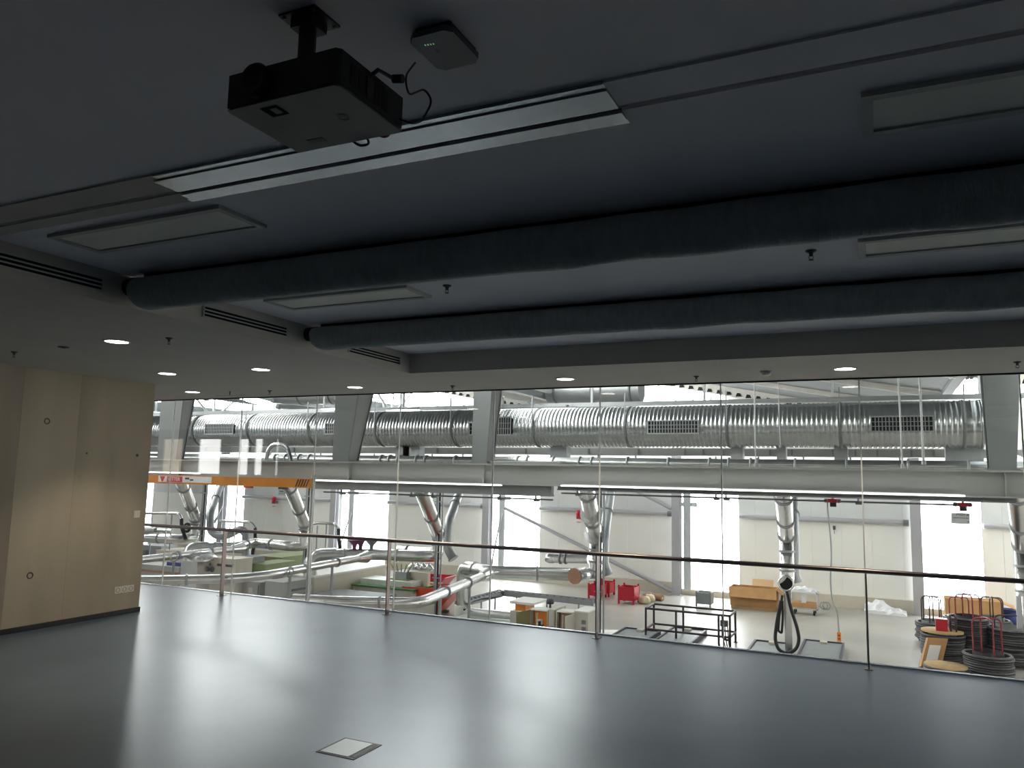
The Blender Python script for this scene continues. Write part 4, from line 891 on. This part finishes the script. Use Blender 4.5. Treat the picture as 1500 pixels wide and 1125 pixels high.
# right cardboard box
a, b = atz(1386, 914, FZ), atz(1470, 922, FZ); y0 = a.y; z1 = at(1425, 880, y0).z; t = thing('cardboard_box', 'tall brown cardboard box behind the wire bundles', 'box', ((a.x+b.x)/2, y0+.4, FZ))
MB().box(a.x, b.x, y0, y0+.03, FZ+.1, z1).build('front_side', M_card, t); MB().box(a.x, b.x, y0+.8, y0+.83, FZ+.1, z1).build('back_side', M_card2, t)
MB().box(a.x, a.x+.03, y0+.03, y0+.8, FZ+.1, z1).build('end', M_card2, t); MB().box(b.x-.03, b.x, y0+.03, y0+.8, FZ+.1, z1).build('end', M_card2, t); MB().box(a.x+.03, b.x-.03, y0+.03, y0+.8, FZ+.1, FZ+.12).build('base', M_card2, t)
MB().plate([(a.x-.03, y0, z1), (b.x, y0, z1), (b.x, y0+.1, z1+.1), (a.x-.03, y0+.1, z1+.1)], .015).build('front_flap', M_card, t)
MB().plate([(b.x, y0, z1), (b.x, y0+.8, z1), (b.x+.45, y0+.7, z1-.15), (b.x+.45, y0+.05, z1-.22)], .015).build('end_flap', M_card, t)
for k in range(3): MB().box(a.x+.05, b.x-.05, y0+.02+k*.33, y0+.12+k*.33, FZ, FZ+.1).build('pallet_runner', M_wood, t)
p = atz(1480, 918, FZ); t = thing('plastic_bin', 'blue plastic bin right of the tall cardboard box', 'bin', p)
MB().lathe(p, [(.001, 0), (.22, 0), (.3, .6), (.27, .6), (.2, .04), (.001, .04)], 16).build('tub', M_blue, t); MB().torus((p.x, p.y, FZ+.6), .3, .03, 18, 6).build('rim', M_blue, t)
t = thing('carton', 'small orange and white carton tilted against the wire drum', 'box', atz(1346, 976, FZ)); p = atz(1346, 976, FZ)
q0 = [(p.x, p.y, FZ), (p.x+.5, p.y+.1, FZ+.0), (p.x+.72, p.y+.3, FZ+.78), (p.x+.22, p.y+.2, FZ+.78)]
MB().plate(q0, .22).build('box_body', M_card, t)
MB().plate([(p.x+.17, p.y-.17, FZ+.2), (p.x+.45, p.y-.11, FZ+.2), (p.x+.57, p.y+.0, FZ+.63), (p.x+.29, p.y-.06, FZ+.63)], .03).build('white_patch', M_white, t)

# wire bundles on stands
def coil(lab, px, py, R, hgt, loops, red=False, top=None, loops_h=.55, seed=1):
    random.seed(seed); p = atz(px, py, FZ); t = thing('wire_coil', lab, 'coil', p, 'bundled wire on the hall floor')
    n = max(4, int(hgt/.062))
    for k in range(n):
        MB().torus((p.x+random.uniform(-.02, .02), p.y+random.uniform(-.02, .02), FZ+.1+k*.062), R-.05+random.uniform(-.025, .025), .045, 22, 6).build('wire_ring', M_coil, t)
    MB().lathe((p.x, p.y, FZ), [(R*.62, .02), (R*.62, .1+hgt)], 18).build('core', M_plat if not red else M_coil, t)
    MB().box(p.x-R*.8, p.x+R*.8, p.y-.06, p.y+.06, FZ, FZ+.05).box(p.x-.06, p.x+.06, p.y-R*.8, p.y+R*.8, FZ, FZ+.05).build('stand_foot', M_frame, t)
    if top: MB().lathe((p.x, p.y, FZ+.1+hgt), [(R*.95, -.02), (R*.95, .02), (.001, .02)], 22).build('wooden_top', top, t)
    for k in range(loops):
        an = k*math.pi/loops+.3; dx, dy = math.cos(an)*R*.6, math.sin(an)*R*.6; zt = FZ+.1+hgt+loops_h
        MB().tube(fillet([(p.x-dx, p.y-dy, FZ+.05), (p.x-dx, p.y-dy, zt), (p.x+dx, p.y+dy, zt), (p.x+dx, p.y+dy, FZ+.05)], .16), .02, 8).build('stand_loop', M_redd if red else M_frame, t)
    return t, p
coil('dark wire bundle on a black looped stand, nearest the bright window', 1366, 940, .5, .6, 3, loops_h=.75, seed=2)
t, p = coil('round grey wire drum with a brown wooden top', 1382, 970, .58, .78, 0, top=M_wood, seed=3)
tag(MB().box(p.x-.16, p.x+.14, p.y-.2, p.y+.12, FZ+.902, FZ+1.24).build('metal_canister', M_red), 'red metal canister standing on the grey wire drum', 'canister', loc=(p.x, p.y, FZ+.902))
t = thing('wire_bow', 'dark bent wire handles on the grey wire drum, right of the canister', 'wire', (p.x+.35, p.y, FZ+.9))
for k in range(2): MB().tube(fillet([(p.x+.22+k*.14, p.y-.1, FZ+.9), (p.x+.22+k*.14, p.y-.1, FZ+1.35), (p.x+.22+k*.14, p.y+.2, FZ+1.35), (p.x+.22+k*.14, p.y+.2, FZ+.9)], .1), .022, 8).build('bow', M_frame, t)
coil('low wire drum with a wooden top at the floor edge before the grey drum', 1386, 993, .55, .22, 0, top=M_wood, seed=4)
coil('tall tangled wire bundle on a red looped stand in the middle of the group', 1421, 968, .56, 1.2, 2, True, loops_h=.6, seed=5)
coil('wire bundle at the back left of the middle group with red loops', 1407, 938, .5, .7, 2, True, loops_h=.6, seed=6)
coil('wire bundle with dark loops below the right end of the cardboard box', 1455, 945, .58, .8, 3, loops_h=.6, seed=7)
coil('wide dark wire bundle at the right edge of the group', 1480, 975, .6, 1.0, 1, loops_h=.3, seed=8)
coil('front wire bundle with a tall red stand at the floor edge', 1449, 993, .6, .6, 2, True, loops_h=.85, seed=9)
t = thing('pallet', 'pale wooden pallet board with yellow label between the wire bundles', 'pallet', atz(1410, 985, FZ)); p = atz(1410, 985, FZ)
for k in range(4): MB().box(p.x-.4, p.x+.5, p.y-.3+k*.18, p.y-.17+k*.18, FZ+.08, FZ+.1).build('board', M_cream, t)
for k in range(2): MB().box(p.x-.38+k*.75, p.x-.28+k*.75, p.y-.3, p.y+.37, FZ, FZ+.08).build('runner', M_wood, t)

# tube frame bench
nl, nr = atz(947, 938, FZ), atz(1070, 948, FZ); Yn = (nl.y+nr.y)/2; Yf = Yn+1.0
zt = at(946, 891, Yn).z; zl = at(946, 921, Yn).z
x0, x1 = at(946, 891, Yn).x, at(1069, 902, Yn).x
t = thing('tube_frame', 'dark maroon tubular guard frame standing on the hall floor', 'frame', ((x0+x1)/2, Yn+.5, FZ))
r = .035
for y in (Yn, Yf):
    for z in (zt, zl): MB().cyl((x0, y, z), (x1, y, z), r, 8).build('long_rail', M_frame, t)
    for xx in (x0, x0+(x1-x0)*.37, x1): MB().cyl((xx, y, FZ), (xx, y, zt), r, 8).build('leg', M_frame, t)
    for xx in (x0, x1): MB().cyl((xx, y, FZ), (xx, y, FZ+.02), .07, 8).build('foot', M_frame, t)
for xx in (x0, x1):
    for z in (zt, zl): MB().cyl((xx, Yn, z), (xx, Yf, z), r, 8).build('cross_rail', M_frame, t)
xx = x1-.34
MB().tube(fillet([(xx, Yn, zt), (xx, Yn, zl-.35), (x1-.05, Yn, zl-.35)], .2), r, 8).build('bent_bar', M_frame, t)
MB().tube(fillet([(xx+.1, Yn+.1, zt), (xx+.1, Yn+.1, zl-.1), (x1, Yn+.1, zl-.1)], .15), r, 8).build('bent_bar', M_frame, t)
MB().box(x1-.28, x1-.06, Yn-.08, Yn+.08, zt-.32, zt-.14).build('clamp_block', M_ink, t)
for k in range(3): MB().tube(fillet([(x1-.22+k*.08, Yn-.05, zt-.3), (x1-.2+k*.08, Yn-.08, zl), (x1-.1+k*.05, Yn-.05, zl-.4), (x1, Yn, zl-.5)], .2), .018, 6).build('hose', M_cable, t)
# scale platforms and round pads on the floor
def plat(lab, px0, px1, pyf, pyb):
    a, b = atz(px0, pyf, FZ), atz(px1, pyf, FZ); bk = atz((px0+px1)/2, pyb, FZ); t = thing('floor_platform', lab, 'platform', ((a.x+b.x)/2, a.y, FZ))
    y0, y1 = a.y, bk.y
    MB().box(a.x, b.x, y0, y1, FZ+.05, FZ+.13).build('plate', M_plat, t)
    MB().box(a.x-.06, b.x+.06, y1, y1+.06, FZ, FZ+.17).build('rim', M_platd, t); MB().box(a.x-.06, b.x+.06, y0-.06, y0, FZ, FZ+.17).build('rim', M_platd, t)
    MB().box(a.x-.06, a.x, y0, y1, FZ, FZ+.17).build('rim', M_platd, t); MB().box(b.x, b.x+.06, y0, y1, FZ, FZ+.17).build('rim', M_platd, t)
    MB().box(a.x+(b.x-a.x)*.4, a.x+(b.x-a.x)*.6, y1-.35, y1-.1, FZ+.13, FZ+.2).build('display_box', M_plinth, t)
    return t
plat('grey floor platform with dark rim left of the tube frame', 884, 944, 946, 926)
plat('blue-rimmed grey floor platform under the tube frame', 957, 1012, 948, 925)
plat('grey floor platform with dark rim left of the hose post', 1088, 1146, 972, 946)
plat('plain grey floor platform with dark rim right of the hose post', 1166, 1228, 978, 946)
for i, (px, py, R, lab) in enumerate(((905, 938, 1.5, 'white round floor pad behind the left grey platform'),)):
    p = atz(px, py, FZ); t = thing('floor_pad', lab, 'pad', p); MB().lathe(p, [(R, 0), (R, .04), (.001, .04)], 32).build('disc', M_panel, t); MB().torus((p.x, p.y, FZ+.02), R, .03, 32, 6).build('rim', M_panel, t)
# pendant control
p = at(1217, 741, 16.25); v = [Vector((p.x-.06, 16.25, 1.32)), Vector((p.x-.06, 16.25, 1.2)), at(1217, 790, 16.25), at(1218, 820, 16.25), at(1216, 850, 16.25), at(1219, 880, 16.25), at(1227, 897, 16.25), at(1229, 926, 16.25)]
t = thing('pendant_control', 'orange pendant control hanging on a long grey cable from the red trolley', 'controller', v[-1])
MB().tube(fillet(v, .3), .014, 8).build('cable', M_greypipe, t); q = v[-1]
MB().box(q.x-.035, q.x+.035, q.y-.03, q.y+.03, q.z-.17, q.z).build('control_body', M_orange2, t)
for k in range(2): MB().box(q.x-.015, q.x+.015, q.y-.042, q.y-.03, q.z-.07-k*.06, q.z-.04-k*.06).build('button', M_ink, t)
# ================================================================== UPPER ROOM
# handrail
RY = 8.12
zr = at(567, 789, RY).z-.02
t = thing('handrail', 'long dull steel handrail in front of the glass', 'railing', (-4, RY, 0))
MB().cyl((XL+2, RY, zr), (XR-.1, RY, zr), .0225, 14).build('rail_tube', M_steel, t)
for px, py in ((322, 873), (563, 901), (868, 938), (1273, 980)):
    xx = atz(px, py, 0).x
    MB().box(xx-.0065, xx+.0065, RY-.035, RY+.03, 0, zr-.02).build('post', M_steel, t); MB().box(xx-.035, xx+.035, RY-.06, RY+.055, 0, .006).build('foot_plate', M_steel, t)
for xx in (-13.5, -10.82, 2.55, 5.2): MB().box(xx-.0065, xx+.0065, RY-.035, RY+.03, 0, zr-.02).build('post', M_steel, t)
# fabric ducts
def fabric(lab, Y, r, x0, x1, seed):
    random.seed(seed); zc = ZR-r-.02; seg = 24; n = 260; V = []; F = []
    ph = [random.uniform(0, 6) for _ in range(4)]
    for i in range(n+1):
        u = i/n; x = x0+(x1-x0)*u; d = x-x0
        k = 1.0 if d > .16 else math.sqrt(max(0.0, 1-((.16-d)/.16)**2))*.62+.38
        amp = min(1, max(0, (x+3.4)/2.5)) 
        sag = .006*amp*(abs(math.sin(x*3.1+ph[0]))*abs(math.sin(x*1.37+ph[1]))+.45*math.sin(x*7.3+ph[2])**3)
        for j in range(seg):
            a = 2*math.pi*j/seg; c, s_ = math.cos(a), math.sin(a); rr = r*k
            z = zc+s_*rr+(r-rr)*.9
            if s_ < 0: z -= sag*(-s_)
            V.append((x, Y+c*rr, z+.003*amp*math.sin(x*11+a*2+ph[3])))
    for i in range(n):
        for j in range(seg): F.append((i*seg+j, i*seg+(j+1) % seg, (i+1)*seg+(j+1) % seg, (i+1)*seg+j))
    F.append(tuple(range(seg)))
    t = thing('fabric_duct', lab, 'duct', ((x0+x1)/2, Y, zc-r))
    b = MB(); b.add(V, F, True); b.build('fabric_sleeve', M_textile, t)
    MB().cyl((CX, Y, ZR-.075), (x0+.08, Y, ZR-.075), .06, 16).build('inlet_collar', M_black, t)
    MB().box(x0+.1, x1, Y-.012, Y+.012, ZR-.022, ZR).build('hanging_rail', M_black, t)
fabric('thick charcoal fabric duct under the recessed ceiling, nearer the camera', 3.38, .108, CX+.04, XR-.3, 11)
fabric('charcoal fabric duct under the recessed ceiling, nearer the glass', 5.13, .10, CX+.04, XR-.3, 12)
# flush lamps
for (x0, x1, y0, y1, lab) in ((-4.0, -2.76, 2.58, 2.90, 'unlit flush ceiling lamp beside the left end of the silver track trim'), (-.01, 1.25, 2.58, 2.90, 'unlit flush ceiling lamp at the upper right'), (-4.0, -2.77, 4.21, 4.53, 'unlit flush ceiling lamp between the fabric ducts at the left'), (-.055, 1.2, 4.21, 4.53, 'unlit flush ceiling lamp between the fabric ducts at the right')):
    t = thing('ceiling_lamp', lab, 'lamp', ((x0+x1)/2, (y0+y1)/2, ZR), 'flush ceiling lamps'); b = MB(); f = .035
    b.box(x0, x1, y0, y0+f, ZR-.018, ZR).box(x0, x1, y1-f, y1, ZR-.018, ZR).box(x0, x0+f, y0+f, y1-f, ZR-.018, ZR).box(x1-f, x1, y0+f, y1-f, ZR-.018, ZR).build('frame', M_whiteframe, t)
    MB().box(x0+f, x1-f, y0+f, y1-f, ZR-.010, ZR).build('diffuser', M_diff, t)
# partition track trim
t = thing('track_trim', 'silver stepped metal trim either side of the dark ceiling track', 'trim', (0, 2.37, ZR))
MB().box(-2.74, -.74, 2.19, 2.353, ZR-.012, ZR).box(-2.77, -.74, 2.225, 2.353, ZR-.018, ZR-.012).build('near_trim', M_trim, t)
MB().box(-2.79, -.74, 2.387, 2.445, ZR-.018, ZR).box(-2.82, -.74, 2.445, 2.48, ZR-.012, ZR).build('far_trim', M_trim, t)
# slot vents in the recess side
for (y0, y1, lab) in ((1.6, 3.185, 'dark slotted air vent in the ceiling step at the left edge'), (3.99, 4.868, 'slotted air vent in the ceiling step between the two fabric ducts'), (5.69, 6.54, 'slotted air vent in the ceiling step beyond the second fabric duct')):
    t = thing('slot_vent', lab, 'vent', (CX, (y0+y1)/2, 2.85)); z0, z1 = 2.795, 2.872
    MB().box(CX, CX+.002, y0, y1, z0, z1).build('vent_back', M_darkgap, t)
    for k in range(4): zz = z0+(z1-z0)*k/3; MB().box(CX+.002, CX+.012, y0, y1, zz-.004, zz+.004).build('slat', M_whiteframe, t)
    for yy in (y0, y1): MB().box(CX+.002, CX+.012, yy-.006, yy+.006, z0-.004, z1+.004).build('end_stop', M_whiteframe, t)
# downlights
dl = [((171, 500), 'round lit downlight over the concrete wall, nearest the camera'), ((245, 547), 'round lit downlight above the end of the concrete wall'), ((282, 574), 'round lit downlight in the foyer ceiling by the glass'), ((382, 541), 'round lit downlight between the concrete wall and the middle slot vent'), ((520, 567), 'round lit downlight by the glass below the last slot vent'), ((828, 555), 'round lit downlight at the middle of the front soffit'), ((1238, 540), 'round lit downlight at the right of the front soffit')]
for (px, py), lab in dl:
    p = atz(px, py, H); t = thing('downlight', lab, 'light', p, 'lit ceiling downlights')
    MB().lathe(p, [(.105, 0), (.105, -.006), (.088, -.006), (.088, 0)], 28).build('trim_ring', M_whiteframe, t)
    MB().lathe(p, [(.088, -.004), (.001, -.004)], 28).build('lamp_disc', M_lit, t)
    ld = bpy.data.lights.new('downlight_beam', 'SPOT'); ld.energy = SPOT; ld.spot_size = math.radians(98); ld.spot_blend = .55; ld.color = (1, .83, .62); ld.shadow_soft_size = .08
    lo = bpy.data.objects.new('downlight_beam', ld); C.objects.link(lo); lo.location = p-Vector((0, 0, .02)); lo.location -= t.location; lo.parent = t
# sprinklers
for (px, py, z, lab) in ((248, 495, H, 'sprinkler head right of the nearest downlight over the concrete wall'), (21, 515, H, 'sprinkler head at the far left over the concrete wall'), (395, 572, H, 'sprinkler head in the soffit by the glass, left part'), (663, 565, H, 'sprinkler head in the front soffit left of the middle downlight'), (1020, 551, H, 'sprinkler head in the front soffit left of the smoke detector'), (1490, 530, H, 'sprinkler head in the front soffit at the right edge'), (655, 418, ZR, 'sprinkler head between the fabric ducts beside the left flush lamp'), (1188, 367, ZR, 'sprinkler head between the fabric ducts left of the right flush lamp')):
    p = atz(px, py, z); t = thing('sprinkler', lab, 'sprinkler', p, 'ceiling sprinklers')
    MB().lathe(p, [(.03, 0), (.028, -.006), (.012, -.014), (.010, -.03)], 14).build('escutcheon', M_sprink, t)
    for s in (-1, 1): MB().tube([p+Vector((s*.008, 0, -.028)), p+Vector((s*.013, 0, -.04)), p+Vector((0, 0, -.052))], .0022, 6).build('yoke_arm', M_sprink, t)
    MB().lathe(p, [(.001, -.05), (.014, -.051), (.014, -.053), (.001, -.054)], 12).build('deflector', M_sprink, t)
p = atz(1122, 544, H); t = thing('smoke_detector', 'domed smoke detector in the front soffit left of the right downlight', 'detector', p)
MB().lathe(p, [(.055, 0), (.055, -.012), (.048, -.018)], 24).build('base', M_whiteframe, t); MB().lathe(p, [(.046, -.018), (.042, -.03), (.025, -.042), (.001, -.045)], 20).build('dome', M_socket, t)
p = atz(93, 508, H); t = thing('ceiling_disc', 'small flat grey disc in the soffit left of the nearest downlight', 'disc', p)
MB().lathe(p, [(.045, 0), (.042, -.008), (.001, -.010)], 20).build('cover', M_apl, t); MB().lathe(p, [(.018, -.009), (.016, -.013), (.001, -.013)], 14).build('centre_cap', M_sprink, t)
p = atz(337, 573, H); t = thing('ceiling_bracket', 'thin pale bar on a short dark stem under the foyer soffit', 'bracket', p)
MB().cyl(p, p-Vector((0, 0, .05)), .006, 8).build('stem', M_cable, t); MB().bar(p+Vector((-.22, 0, -.055)), p+Vector((.22, .05, -.055)), .02, .012).build('bar', M_whiteframe, t)
# projector
zb = 2.668; zh = zb+.098
A, Bq, Cq, Dq = [atz(*q, zb) for q in ((334, 159), (498, 123), (591, 195), (429, 226))]
x0, x1 = (A.x+Dq.x)/2, (Bq.x+Cq.x)/2; y0, y1 = (A.y+Bq.y)/2, (Cq.y+Dq.y)/2
pc = atz(452, 28, ZR)
t = thing('projector', 'black projector hanging from the dark ceiling on a short pole mount', 'projector', ((x0+x1)/2, (y0+y1)/2, zb))
def bevel_box(x0, x1, y0, y1, z0, z1, c, name, mt, parent):
    b = MB(); pts = [(x0+c, y0), (x1-c, y0), (x1, y0+c), (x1, y1-c), (x1-c, y1), (x0+c, y1), (x0, y1-c), (x0, y0+c)]
    n = 8; b.add([(x, y, z0) for x, y in pts]+[(x, y, z1) for x, y in pts], [tuple(reversed(range(n))), tuple(range(n, 2*n))]+[(i, (i+1) % n, n+(i+1) % n, n+i) for i in range(n)]); return b.build(name, mt, parent)
bevel_box(x0, x1, y0, y1, zb+.004, zh, .012, 'housing', M_projblk, t)
bp = bevel_box(x0+.004, x1-.004, y0+.004, y1-.004, zb, zb+.004, .012, 'bottom_cover', M_projgry, t)
q = atz(404, 163, zb); MB().box(q.x-.03, q.x+.026, q.y-.028, q.y+.024, zb-.001, zb).build('dark_recess', M_darkplate, t); MB().box(q.x-.006, q.x+.016, q.y-.018, q.y+.012, zb-.0018, zb-.001).build('type_plate', M_projgry, t)
q = atz(503, 172, zb); MB().torus((q.x, q.y, zb), .017, .0012, 24, 5).build('embossed_ring', M_apl, t); MB().box(q.x-.009, q.x+.009, q.y-.003, q.y+.003, zb-.001, zb).build('embossed_mark', M_apl, t)
q = atz(464, 206, zb); MB().box(q.x-.028, q.x+.028, q.y-.012, q.y+.012, zb-.0008, zb).build('rating_label', mat('grey_sticker', (.085, .08, .08), .7), t)
lx = x0+(x1-x0)*.32
MB().lathe((lx, y0, zb+.055), [(.046, 0), (.046, -.02), (.040, -.028), (.034, -.022), (.001, -.012)], 24, 'y').build('lens', M_projblk, t)
MB().box(lx-.03, lx+.03, y0+.02, y0+.08, zh, zh+.012).build('focus_cover', M_projblk, t)
for k in range(5): MB().box(x1, x1+.002, y0+.05+k*.035, y0+.075+k*.035, zb+.02, zb+.08).build('side_vent', M_darkgap, t)
MB().lathe((pc.x, pc.y, 0), [(.024, ZR-.03), (.024, zh+.01)], 16).build('pole', M_projblk, t)
MB().box(pc.x-.062, pc.x+.062, pc.y-.05, pc.y+.06, ZR-.006, ZR).build('mount_plate', M_projblk, t)
MB().box(pc.x-.036, pc.x+.036, pc.y-.03, pc.y+.036, ZR-.034, ZR-.006).build('mount_cup', M_projblk, t)
for s in (-1, 1):
    for s2 in (-1, 1): MB().lathe((pc.x+s*.05, pc.y+.005+s2*.045, ZR-.006), [(.006, 0), (.006, -.004), (.001, -.005)], 10).build('bolt', M_sprink, t)
    MB().bar((pc.x, pc.y, zh+.012), (pc.x+s*.12, pc.y+.06*s+.02, zh+.006), .022, .012).build('mount_arm', M_projblk, t)
MB().lathe((pc.x, pc.y, 0), [(.05, zh), (.05, zh+.014), (.026, zh+.02)], 18).build('mount_head', M_projblk, t)
# cables
def cable(lab, pts, r, mt=M_cable): 
    v = [Vector(p) for p in pts]; return tag(MB().tube(fillet(v, .05, 5), r, 8).build('cable', mt), lab, 'cable', loc=v[0])
zz = zb+.03
cable('black cable looping out of the projector side towards the access point', [(x1-.005, y1-.03, zz), (x1+.03, y1-.0, zz-.01), atz(618, 178, zz+.03), atz(634, 148, zz+.08), atz(622, 130, zz+.12), atz(598, 140, zz+.15), atz(593, 112, zz+.2), atz(608, 92, ZR-.035)], .0032)
q = atz(582, 114, zh+.02); t = thing('cable_plug', 'black angled power plug on the projector side', 'plug', q)
MB().tube([(x1-.01, y0+.13, zh-.02), (x1+.02, y0+.14, zh+.004), (q.x-.012, q.y, q.z)], .006, 8).build('cord', M_cable, t); MB().tube([(q.x-.014, q.y, q.z), (q.x+.016, q.y+.004, q.z-.004)], .012, 10).build('plug_body', M_cable, t)
cable('short black cable bow under the projector back edge', [(x0+.20, y1-.01, zb+.01), (x0+.21, y1+.02, zb-.004), (x0+.25, y1+.02, zb-.004), (x0+.255, y1-.01, zb+.01)], .004)
cable('thin brown cable stub under the projector back edge', [(x0+.29, y1-.01, zb+.012), (x0+.30, y1+.012, zb+.004), (x0+.325, y1+.012, zb+.006), (x0+.33, y1-.01, zb+.012)], .0035, mat('brown_cable', (.20, .07, .03), .5))
# access point
zp = ZR-.03; qs = [atz(*q, zp) for q in ((597, 57), (660, 43), (703, 88), (645, 108))]
x0, x1 = (qs[0].x+qs[3].x)/2, (qs[1].x+qs[2].x)/2; y0, y1 = (qs[0].y+qs[1].y)/2, (qs[2].y+qs[3].y)/2
t = thing('access_point', 'flat grey network access point on the ceiling with tiny green lights', 'router', ((x0+x1)/2, (y0+y1)/2, ZR))
bevel_box(x0, x1, y0, y1, zp, zp+.018, .02, 'cover', M_apl, t); bevel_box(x0+.006, x1-.006, y0+.006, y1-.006, zp+.018, ZR, .02, 'base', M_black, t)
for k in range(4): q = atz(623+k*4, 66-k*.6, zp); MB().box(q.x-.0012, q.x+.0012, q.y-.003, q.y+.003, zp-.0008, zp).build('indicator', M_greenled, t)
q = atz(641, 75, zp); MB().torus((q.x, q.y, zp), .006, .0008, 14, 5).build('embossed_mark', M_sprink, t)
p = atz(657, 33, ZR); t = thing('ceiling_button', 'tiny black round button on the ceiling behind the access point', 'button', p); MB().lathe(p, [(.008, 0), (.008, -.008), (.001, -.01)], 14).build('cap', M_cable, t); MB().lathe(p, [(.011, 0), (.011, -.002), (.008, -.003)], 14).build('collar', M_cable, t)
# sockets and switch on the concrete wall
def atx(x, y, X): d = _ray(x, y); return EYE+d*(X/d.x)
p, q = atx(167.5, 861, W), atx(195.5, 861, W); t = thing('socket_strip', 'ivory triple power socket low on the concrete wall', 'socket', (W, (p.y+q.y)/2, .29)); z0, z1 = .25, .325
y0 = p.y; wd = (q.y-p.y)/3
for k in range(3):
    fr = MB().box(W, W+.009, y0+k*wd+.002, y0+(k+1)*wd-.002, z0, z1).build('socket_frame', M_socket, t)
    c = (W+.009, y0+(k+.5)*wd, (z0+z1)/2); MB().lathe(c, [(.027, .0), (.027, .002), (.021, .002), (.020, -.001), (.001, -.0005)], 20, 'x').build('socket_cup', M_cup, fr)
    for s in (-.009, .009): MB().lathe((W+.0095, c[1]+s, c[2]), [(.003, 0), (.001, .0005)], 8, 'x').build('pin_hole', M_darkgap, fr)
p, q = atx(195, 748, W), atx(205, 758, W); t = thing('light_switch', 'ivory light switch on the concrete wall near its end', 'switch', (W, (p.y+q.y)/2, (p.z+q.z)/2)); yc_, zc_ = (p.y+q.y)/2, (p.z+q.z)/2
MB().box(W, W+.008, yc_-.042, yc_+.042, zc_-.042, zc_+.042).build('frame', M_socket, t); MB().box(W+.008, W+.012, yc_-.03, yc_+.03, zc_-.03, zc_+.03).build('rocker', M_socket, t)
# floor box
t = thing('floor_box', 'square floor socket box with steel lid and dark rim', 'socket', (-3.02, 4.145, 0)); x0, x1, y0, y1 = -3.165, -2.88, 3.997, 4.29
MB().box(x0, x1, y0, y1, 0, .003).build('rim', M_black, t); MB().box(x0+.02, x1-.055, y0+.02, y1-.02, .003, .0055).build('lid', M_greypipe, t); MB().box(x1-.05, x1-.015, y0+.03, y1-.03, .003, .0045).build('cable_flap', M_cable, t)
